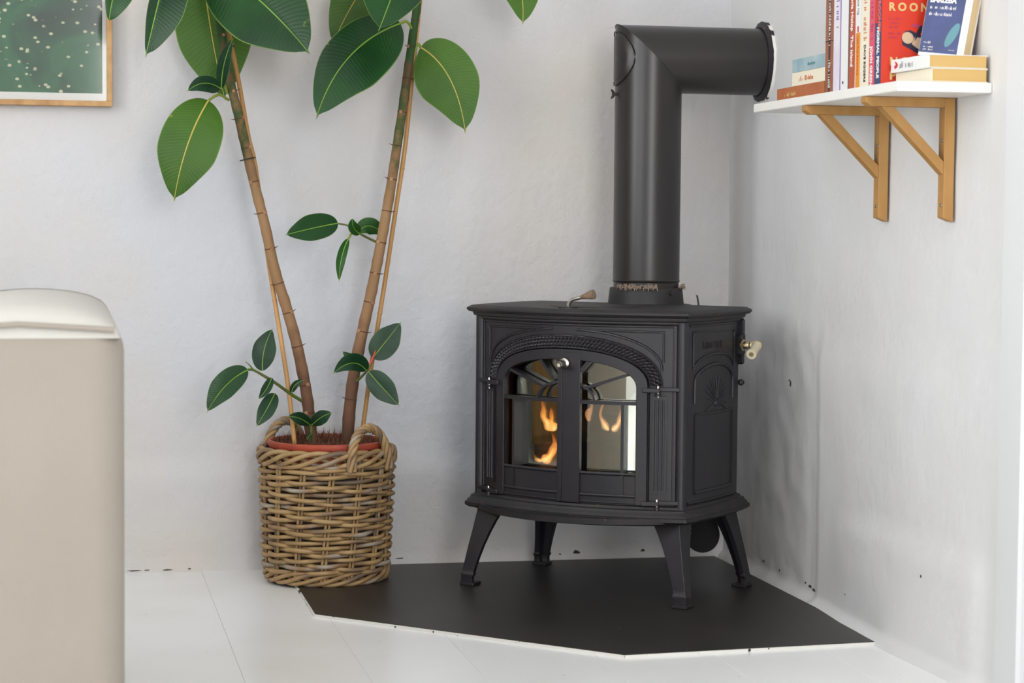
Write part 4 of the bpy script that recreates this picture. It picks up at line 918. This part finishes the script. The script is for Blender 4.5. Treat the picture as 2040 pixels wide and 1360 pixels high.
# ------------------------------------------------------------------ rubber plant
LEAVES=[ # base, mid, tip, half widths (m), underside shown, fold, petiole foot
 ((-1.282,-0.130,1.430),(-1.257,-0.100,1.259),(-1.226,-0.120,1.099),0.0938,0.0801,1,0.12,(-1.250,-0.168,1.443)),
 ((-1.270,-0.210,1.093),(-1.319,-0.250,0.991),(-1.348,-0.240,0.866),0.0699,0.0643,1,0.12,(-1.222,-0.168,1.097)),
 ((-1.266,-0.200,1.400),(-1.153,-0.290,1.300),(-1.060,-0.350,1.190),0.0883,0.0994,0,0.22,(-1.246,-0.168,1.410)),
 ((-0.837,-0.200,1.276),(-0.965,-0.270,1.190),(-1.040,-0.300,1.051),0.0851,0.0560,0,0.25,(-0.803,-0.168,1.264)),
 ((-0.798,-0.240,1.512),(-0.861,-0.330,1.365),(-0.913,-0.380,1.242),0.0709,0.0953,0,0.2,(-0.784,-0.168,1.505)),
 ((-0.836,-0.150,1.460),(-0.923,-0.130,1.345),(-0.982,-0.120,1.228),0.0576,0.0553,1,0.1,(-0.786,-0.168,1.448)),
 ((-0.785,-0.170,1.226),(-0.721,-0.200,1.153),(-0.688,-0.220,1.029),0.0643,0.0781,1,0.12,(-0.798,-0.168,1.217)),
 ((-0.603,-0.200,1.485),(-0.568,-0.230,1.382),(-0.563,-0.250,1.276),0.0504,0.0504,1,0.15,(-0.780,-0.168,1.505)),
 ((-1.350,-0.260,1.439),(-1.384,-0.300,1.298),(-1.412,-0.300,1.179),0.0632,0.0196,0,0.5,(-1.251,-0.168,1.476)),
 ((-1.441,-0.280,1.444),(-1.476,-0.320,1.325),(-1.490,-0.320,1.251),0.0454,0.0173,0,0.5,(-1.252,-0.168,1.488)),
 ((-1.243,-0.200,1.121),(-1.283,-0.240,1.129),(-1.320,-0.260,1.109),0.0222,0.0167,0,0.5,(-1.226,-0.168,1.113)),
 ((-1.241,-0.200,1.121),(-1.236,-0.230,1.177),(-1.218,-0.250,1.230),0.0145,0.0134,0,0.6,(-1.224,-0.168,1.112)),
 ((-0.978,-0.200,0.822),(-1.040,-0.230,0.810),(-1.103,-0.250,0.795),0.0283,0.0316,0,0.15,None),
 ((-0.928,-0.200,0.799),(-0.945,-0.220,0.814),(-0.948,-0.230,0.834),0.0125,0.0148,0,0.4,None),
 ((-0.921,-0.130,0.801),(-0.892,-0.120,0.816),(-0.852,-0.110,0.791),0.0198,0.0198,0,0.2,None),
 ((-0.954,-0.200,0.786),(-0.972,-0.220,0.742),(-0.977,-0.220,0.689),0.0102,0.0114,0,0.4,(-0.929,-0.168,0.798)),
 ((-1.188,-0.280,0.495),(-1.239,-0.300,0.461),(-1.281,-0.320,0.404),0.0266,0.0299,0,0.2,None),
 ((-1.153,-0.260,0.492),(-1.148,-0.240,0.537),(-1.129,-0.240,0.586),0.0259,0.0270,0,0.15,None),
 ((-1.132,-0.250,0.475),(-1.146,-0.270,0.451),(-1.165,-0.280,0.430),0.0101,0.0112,0,0.5,None),
 ((-1.125,-0.250,0.440),(-1.146,-0.280,0.407),(-1.170,-0.290,0.369),0.0190,0.0190,0,0.2,None),
 ((-1.084,-0.220,0.439),(-1.076,-0.230,0.458),(-1.057,-0.230,0.468),0.0079,0.0079,0,0.4,None),
 ((-0.897,-0.200,0.515),(-0.866,-0.190,0.551),(-0.828,-0.180,0.597),0.0311,0.0322,0,0.15,None),
 ((-0.909,-0.220,0.485),(-0.878,-0.230,0.449),(-0.840,-0.240,0.408),0.0274,0.0274,0,0.2,None),
 ((-0.914,-0.220,0.488),(-0.952,-0.250,0.507),(-0.997,-0.270,0.484),0.0181,0.0227,0,0.3,None),
 ((-0.926,-0.160,0.509),(-0.942,-0.150,0.513),(-0.960,-0.150,0.528),0.0081,0.0104,0,0.3,None),
 ((-1.043,-0.230,0.366),(-1.070,-0.260,0.384),(-1.098,-0.270,0.390),0.0135,0.0147,0,0.2,None),
 ((-1.039,-0.230,0.366),(-1.021,-0.260,0.386),(-0.998,-0.270,0.397),0.0158,0.0158,0,0.2,None),
 ((-1.039,-0.230,0.347),(-1.046,-0.240,0.342),(-1.052,-0.250,0.335),0.0045,0.0045,0,0.2,None),
]
TRUNK_A=[(-1.0346,-0.2000,0.3184),(-1.0399,-0.1950,0.3697),(-1.0476,-0.1900,0.4382),(-1.0679,-0.1850,0.5412),(-1.0930,-0.1820,0.6326),(-1.1180,-0.1800,0.7123),(-1.1407,-0.1780,0.8145),(-1.1621,-0.1750,0.8994),(-1.1834,-0.1720,0.9897),(-1.2014,-0.1700,1.0685),(-1.2193,-0.1680,1.1414),(-1.2340,-0.1680,1.2198),(-1.2430,-0.1680,1.2868),(-1.2475,-0.1680,1.3873),(-1.2531,-0.1680,1.5098)]
TRUNK_B=[(-0.9488,-0.1600,0.3130),(-0.9444,-0.1600,0.3885),(-0.9334,-0.1620,0.4813),(-0.9155,-0.1640,0.5740),(-0.8975,-0.1660,0.6550),(-0.8819,-0.1680,0.7358),(-0.8660,-0.1680,0.8223),(-0.8513,-0.1680,0.9088),(-0.8378,-0.1680,1.0009),(-0.8243,-0.1680,1.0929),(-0.8120,-0.1680,1.1847),(-0.8009,-0.1680,1.2651),(-0.7919,-0.1680,1.3338),(-0.7855,-0.1680,1.4252),(-0.7791,-0.1680,1.5279)]
STAKE_A=[(-1.0774,-0.2250,0.3217),(-1.0933,-0.2000,0.4760),(-1.1299,-0.1500,0.7321),(-1.1592,-0.1420,0.9477),(-1.1741,-0.1420,1.0101),(-1.1983,-0.1450,1.1433),(-1.2236,-0.1500,1.2654),(-1.2499,-0.1550,1.3999)]
STAKE_B=[(-0.9131,-0.1300,0.3152),(-0.8904,-0.1380,0.4945),(-0.8625,-0.1420,0.6750),(-0.8371,-0.1460,0.8514),(-0.8163,-0.1500,0.9983),(-0.8016,-0.1550,1.1595),(-0.7870,-0.1600,1.3119),(-0.7768,-0.1650,1.4259)]
TWIG_MID=[(-0.8821,-0.1680,0.7785),(-0.9036,-0.1800,0.7877),(-0.9295,-0.2000,0.8002),(-0.9526,-0.2000,0.8160),(-0.9779,-0.2000,0.8215)]
TWIG_L=[(-1.0521,-0.1900,0.4142),(-1.0840,-0.2100,0.4345),(-1.1234,-0.2400,0.4633),(-1.1512,-0.2600,0.4808),(-1.1744,-0.2700,0.4941),(-1.1887,-0.2800,0.4960)]
TWIG_L2=[(-1.1744,-0.2700,0.4941),(-1.1827,-0.2750,0.5045),(-1.1931,-0.2800,0.5139)]
TWIG_R=[(-0.9368,-0.1620,0.4524),(-0.9226,-0.1850,0.4691),(-0.9111,-0.2100,0.4869),(-0.9001,-0.2050,0.5049)]
SHEATH=[(-0.9050,-0.2070,0.4982),(-0.8964,-0.2030,0.5162),(-0.8903,-0.2000,0.5321)]

plant = thing('rubber_plant', (0, 0, 0), 'tall rubber plant with two stems and large glossy leaves in the basket', 'plant')
def smooth_path(P, k=6):
    P = [Vector(p) for p in P]; out = []
    for i in range(len(P)-1):
        a, b, c, d = P[max(i-1, 0)], P[i], P[i+1], P[min(i+2, len(P)-1)]
        for j in range(k):
            t = j/k; out.append(.5*((2*b)+(c-a)*t+(2*a-5*b+4*c-d)*t*t+(3*b-a-3*c+d)*t**3))
    return out+[P[-1]]
def stem(P, r0, r1, m, name, nodes=0, n=12, seed=0):
    Q = smooth_path(P); rnd = random.Random(seed); R = []
    for i in range(len(Q)):
        t = i/(len(Q)-1); R.append((r0+(r1-r0)*t)*(1+(.07 if nodes and i % nodes == 0 else 0)+rnd.uniform(-.015, .015)*bool(nodes)))
    return MB().tube(Q, R, n).build(name, m, plant, 60), Q
for P, r0, r1, sd in ((TRUNK_A, .0138, .0088, 1), (TRUNK_B, .0145, .0082, 2)):
    tr, Q = stem(P, r0, r1, M['bark'], 'trunk', 5, 14, sd); rnd = random.Random(sd+40)
    for i in range(8, len(Q)-14, 5):       # ring scars, bud scars and thorny stipule remains
        t = (Q[i+1]-Q[i-1]).normalized(); u = Vector((0, -1, 0)); u = (u-t*u.dot(t)).normalized(); v = t.cross(u); rad = r0+(r1-r0)*i/(len(Q)-1)
        MB().ring([Q[i]+(u*math.cos(a)+v*math.sin(a))*(rad*1.03) for a in [2*PI*k/16 for k in range(16)]], .0009, 5).build('node_ring', M['node'], tr, 60)
        if i % 10 == 3 or rnd.random() < .45:
            a = rnd.uniform(-1.1, 1.1); d = u*math.cos(a)+v*math.sin(a); c = Q[i]+d*rad*.85
            MB().tube([c, c+d*rad*.28], [rad*.40, rad*.34], 10).build('bud_scar', M['scar'], tr, 50)
        if rnd.random() < .6:
            a = rnd.choice((1.5, -1.5))+rnd.uniform(-.3, .3); d = u*math.cos(a)+v*math.sin(a); c = Q[i]+d*rad*.9
            MB().tube([c, c+d*.005+t*.001, c+d*.009+t*.003], [.0013, .001, .0003], 5).build('stipule_stub', M['node'], tr, 60)
for P, r0, r1 in ((TWIG_MID, .0032, .002), (TWIG_L, .0042, .0026), (TWIG_L2, .0022, .0006), (TWIG_R, .0034, .0026)): stem(P, r0, r1, M['twig'], 'twig')
stem(SHEATH, .0036, .0012, M['sheath'], 'leaf_sheath')
stem([(-1.040, -.212, .325), (-1.040, -.226, .345), (-1.041, -.230, .366)], .0036, .0028, M['twig'], 'shoot')
def wprof(t):                      # blunt oval blade ending in a short drip tip
    u = min(1, t/.955); e = max(0, 1-abs(2*u**.96-1)**2.15)**.56*(1-.30*sm(.55, .96, t))
    return max(e, .075*(1-t)/.1+.006 if t > .85 else .012)
def leaf(b, md, tp, wa, wb, under, fold, att, idx):
    b, md, tp = Vector(b), Vector(md), Vector(tp); ctrl = 2*md-(b+tp)/2; NT, NV = 34, 7; rnd = random.Random(idx*3+1)
    big = (tp-b).length > .13
    view = Vector((.12, 1, -.05)).normalized(); top, mid_pts = [], []
    cup = rnd.uniform(-.25, .1); wav = rnd.uniform(0, 6)
    for i in range(NT+1):
        t = (1-math.cos(PI*i/NT))/2*.75+.25*i/NT; p = b*(1-t)**2+ctrl*2*t*(1-t)+tp*t*t; tg = ((ctrl-b)*(1-t)+(tp-ctrl)*t).normalized()
        lat = view.cross(tg).normalized()              # lateral axis in the leaf's own plane
        nrm = tg.cross(lat)
        if nrm.y > 0: nrm = -nrm                       # towards the room
        mid_pts.append((p, nrm)); row = []
        for k in range(-NV, NV+1):
            s = k/NV; w = (wb if s > 0 else wa)*wprof(t)
            lift = fold*abs(s)*w+cup*w*s*s*.6+.03*w*math.sin(9*t+wav+2*s)*abs(s)
            row.append(p+lat*(s*w)+nrm*lift)
        top.append(row)
    mb = MB(); n = 2*NV+1; V = [p for r in top for p in r]
    nr = [mid_pts[i][1] for i in range(NT+1)]
    V2 = [p-nr[i]*.0009 for i, r in enumerate(top) for p in r]
    F1 = [(i*n+k, i*n+k+1, (i+1)*n+k+1, (i+1)*n+k) for i in range(NT) for k in range(n-1)]
    m1, m2 = (M['leaf_under'], M['leaf_top']) if under else (M['leaf_top' if big else ('leaf_fresh' if idx in (12, 13, 14, 15, 16) else 'leaf_small')], M['leaf_under'])
    mb.add(V, F1); mb.cur = 1; mb.add(V2, [f[::-1] for f in F1]); mb.cur = 0
    N0 = len(V); rim = [k for k in range(n)]+[(i*n+n-1) for i in range(1, NT+1)]+[NT*n+k for k in range(n-2, -1, -1)]+[i*n for i in range(NT-1, 0, -1)]
    fs = [(rim[j], rim[(j+1) % len(rim)], rim[(j+1) % len(rim)]+N0, rim[j]+N0) for j in range(len(rim))]; mb.f += fs; mb.mi += [0]*len(fs)
    o = mb.build('leaf', [m1, m2], plant, 60); me = o.data
    uv = me.uv_layers.new(name='leaf'); co = [((1-math.cos(PI*i/NT))/2*.75+.25*i/NT, k/NV) for i in range(NT+1) for k in range(-NV, NV+1)]*2
    for lp in me.loops: uv.data[lp.index].uv = co[lp.vertex_index]
    # make sure the front layer faces the room
    if me.polygons[len(F1)//2].normal.dot(nr[NT//2]) < 0: me.flip_normals()
    sz = min(1, (tp-b).length/.25)
    R = [max(.0005, (.0024*(1-.75*i/NT))*(.35+.65*sz)) for i in range(NT+1)]
    MB().tube([p+q*.0004 for p, q in mid_pts], R, 6, flat=1).build('midrib', M['rib_under'] if under else M['rib_top'], o, 60)
    if not under and big: MB().tube([p-q*.0012 for p, q in mid_pts], R, 6).build('midrib', M['rib_under'], o, 60)
    if att:
        a = Vector(att); c = (a+b)/2+Vector((0, -.006, .012 if b.z < a.z+.02 else 0))
        MB().tube(smooth_path([a, c, b], 5), [.0032*(.6+.4*sz)]*11, 8).build('petiole', M['petiole'], o, 60)
for i, L_ in enumerate(LEAVES): leaf(*L_, i)
gS = 'bamboo stakes supporting the plant'
for P, lab in ((STAKE_A, 'bamboo cane tied to the left stem of the rubber plant'), (STAKE_B, 'bamboo cane beside the right stem of the rubber plant')):
    Q = smooth_path(P, 3); o = thing('bamboo_cane', Q[0], lab, 'cane', gS)
    MB().tube([q-Q[0] for q in Q], .0052, 10).build('cane', M['bamboo'], o, 60)
    for i in range(5, len(Q)-1, 6):
        t = (Q[i+1]-Q[i-1]).normalized(); c = Q[i]-Q[0]
        MB().tube([c-t*.0022, c, c+t*.0022], [.0052, .0064, .0052], 10).build('cane_node', M['bamboo'], o, 60)
for c, sx in (((-1.1785, -.160, .9655), 1), ((-1.2225, -.158, 1.2150), .8)):
    o = tag(MB().ring([(c[0]+.017*sx*math.cos(a), c[1]+.026*math.sin(a), c[2]+.004*math.cos(a)) for a in [2*PI*k/24 for k in range(24)]], .0014, 6).build('plant_tie', M['tie']), 'dark wire tie round the left stem and its cane, ' + ('lower of the two' if sx == 1 else 'upper of the two'), 'plant tie', 'ties on the rubber plant')

# ------------------------------------------------------------------ framed picture on the back wall
FX0, FX1, FZ0, FZ1 = -1.99, -1.476, 1.0855, 1.80
pic = thing('framed_picture', ((FX0+FX1)/2, 0, FZ0), 'oak framed print of green leaves with pale specks on the back wall', 'picture')
ox, oz = (FX0+FX1)/2, FZ0; fwid = .0125
for nm, (a, b2, c, d) in dict(bottom=(FX0, FX1, FZ0, FZ0+fwid), top=(FX0, FX1, FZ1-fwid, FZ1), left=(FX0, FX0+fwid, FZ0+fwid, FZ1-fwid), right=(FX1-fwid, FX1, FZ0+fwid, FZ1-fwid)).items():
    MB().box(a-ox, b2-ox, -.013, .012, c-oz, d-oz, .001).build('frame_rail', M['oak'], pic)
MB().box(FX0+fwid-ox, FX1-fwid-ox, -.001, .006, FZ0+fwid-oz, FZ1-fwid-oz).build('mat_board', M['white'], pic)
PR0 = (FX0+.024-ox, FX1-.0225-ox, FZ0+.030-oz, FZ1-.03-oz)
MB().box(PR0[0], PR0[1], -.0016, .0, PR0[2], PR0[3]).build('print_sheet', M['print'], pic)
MB().box(FX0+fwid-ox, FX1-fwid-ox, -.0065, -.005, FZ0+fwid-oz, FZ1-fwid-oz).build('picture_glass', M['picglass'], pic)
poly = [(-1.72, 1.345), (-1.69, 1.352), (-1.665, 1.332), (-1.678, 1.322), (-1.70, 1.331), (-1.76, 1.338), (-1.80, 1.35), (-1.76, 1.36)]
MB().loft([[(x-ox, -.0016, z_-oz) for x, z_ in poly], [(x-ox, -.0019, z_-oz) for x, z_ in poly]]).build('printed_branch', BK['fish'], pic)

# ------------------------------------------------------------------ sofa in the left foreground
sofa = thing('sofa', (-1.95, -2.0, 0), 'beige linen sofa at the left edge, seen from its arm end', 'sofa')
def soft(x0, x1, y0, y1, z0, z1, r, name, m, top=0):
    mb = MB().box(x0, x1, y0, y1, z0, z1); o = mb.build(name, m, sofa, 180)
    bv = o.modifiers.new('bevel', 'BEVEL'); bv.width = r; bv.segments = 6
    return o
soft(.18, .444, -.02, .86, .06, .690, .045, 'arm', M['sofa'])
# pillow top of the arm
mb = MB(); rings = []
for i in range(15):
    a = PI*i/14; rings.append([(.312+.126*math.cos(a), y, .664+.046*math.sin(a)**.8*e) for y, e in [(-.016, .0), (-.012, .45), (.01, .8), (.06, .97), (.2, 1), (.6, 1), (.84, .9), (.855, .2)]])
mb.loft(rings, False, False); mb.build('arm_cushion', M['sofa_lit_top'], sofa, 180)
MB().tube([(.190, -.018, .676), (.30, -.020, .684), (.430, -.018, .676)], .004, 8).build('piping', M['sofa'], sofa, 60)
soft(-.9, .2, .02, .84, .10, .42, .05, 'seat', M['sofa']); soft(-.9, .2, .62, .86, .12, .80, .06, 'backrest', M['sofa']); soft(-1.15, -.9, -.02, .86, .06, .665, .05, 'arm', M['sofa'])
for x in (.25, -1.1):
    for y in (.05, .8): MB().lathe([(.02, 0), (.025, .06)], 16, (x, y, 0)).build('leg', M['wood'], sofa, 40)

# curtain added beside the left windows for the stove glass to reflect
ys = rng(-2.84, -2.42, .006)
cm = MB(); C0 = [(X0+.07+.022*math.sin((y+2.4)*95)+.008*math.sin((y+2.4)*41), y) for y in ys]
cm.loft([[(x, y, .02) for x, y in C0]+[(x+.002, y, .02) for x, y in C0[::-1]], [(x, y, 2.55) for x, y in C0]+[(x+.002, y, 2.55) for x, y in C0[::-1]]])
tag(cm.build('curtain', M['curtain'], None, 60), 'pale green curtain in folds, added for the right stove door to mirror', 'curtain')

# added low cabinet, outside the frame, gives the left stove glass a tan reflection
cb = thing('added_cabinet', (X0+.01, -.80, 0), 'tan wooden cabinet added by the left wall for the left stove door to mirror', 'cabinet')
MB().box(0, .40, -.62, .62, .06, 1.05, .004).build('body', M['cabinet'], cb)
MB().box(0, .42, -.64, .64, 1.05, 1.08, .004).build('top', M['cabinet'], cb)
for k in (-1, 1):
    d = MB().box(.40, .418, k*.31-.295, k*.31+.295, .09, 1.03, .003).build('door', M['cabinet'], cb)
    MB().lathe([(.012, 0), (.008, .012), (.014, .022), (.004, .026)], 14, (.418, k*.06, .56), 'x').build('knob', M['nickel'], d, 40)
    for y in (.02, .38): MB().box(y, y+.03, k*.55-.015, k*.55+.015, 0, .06).build('leg', M['cabinet'], cb)
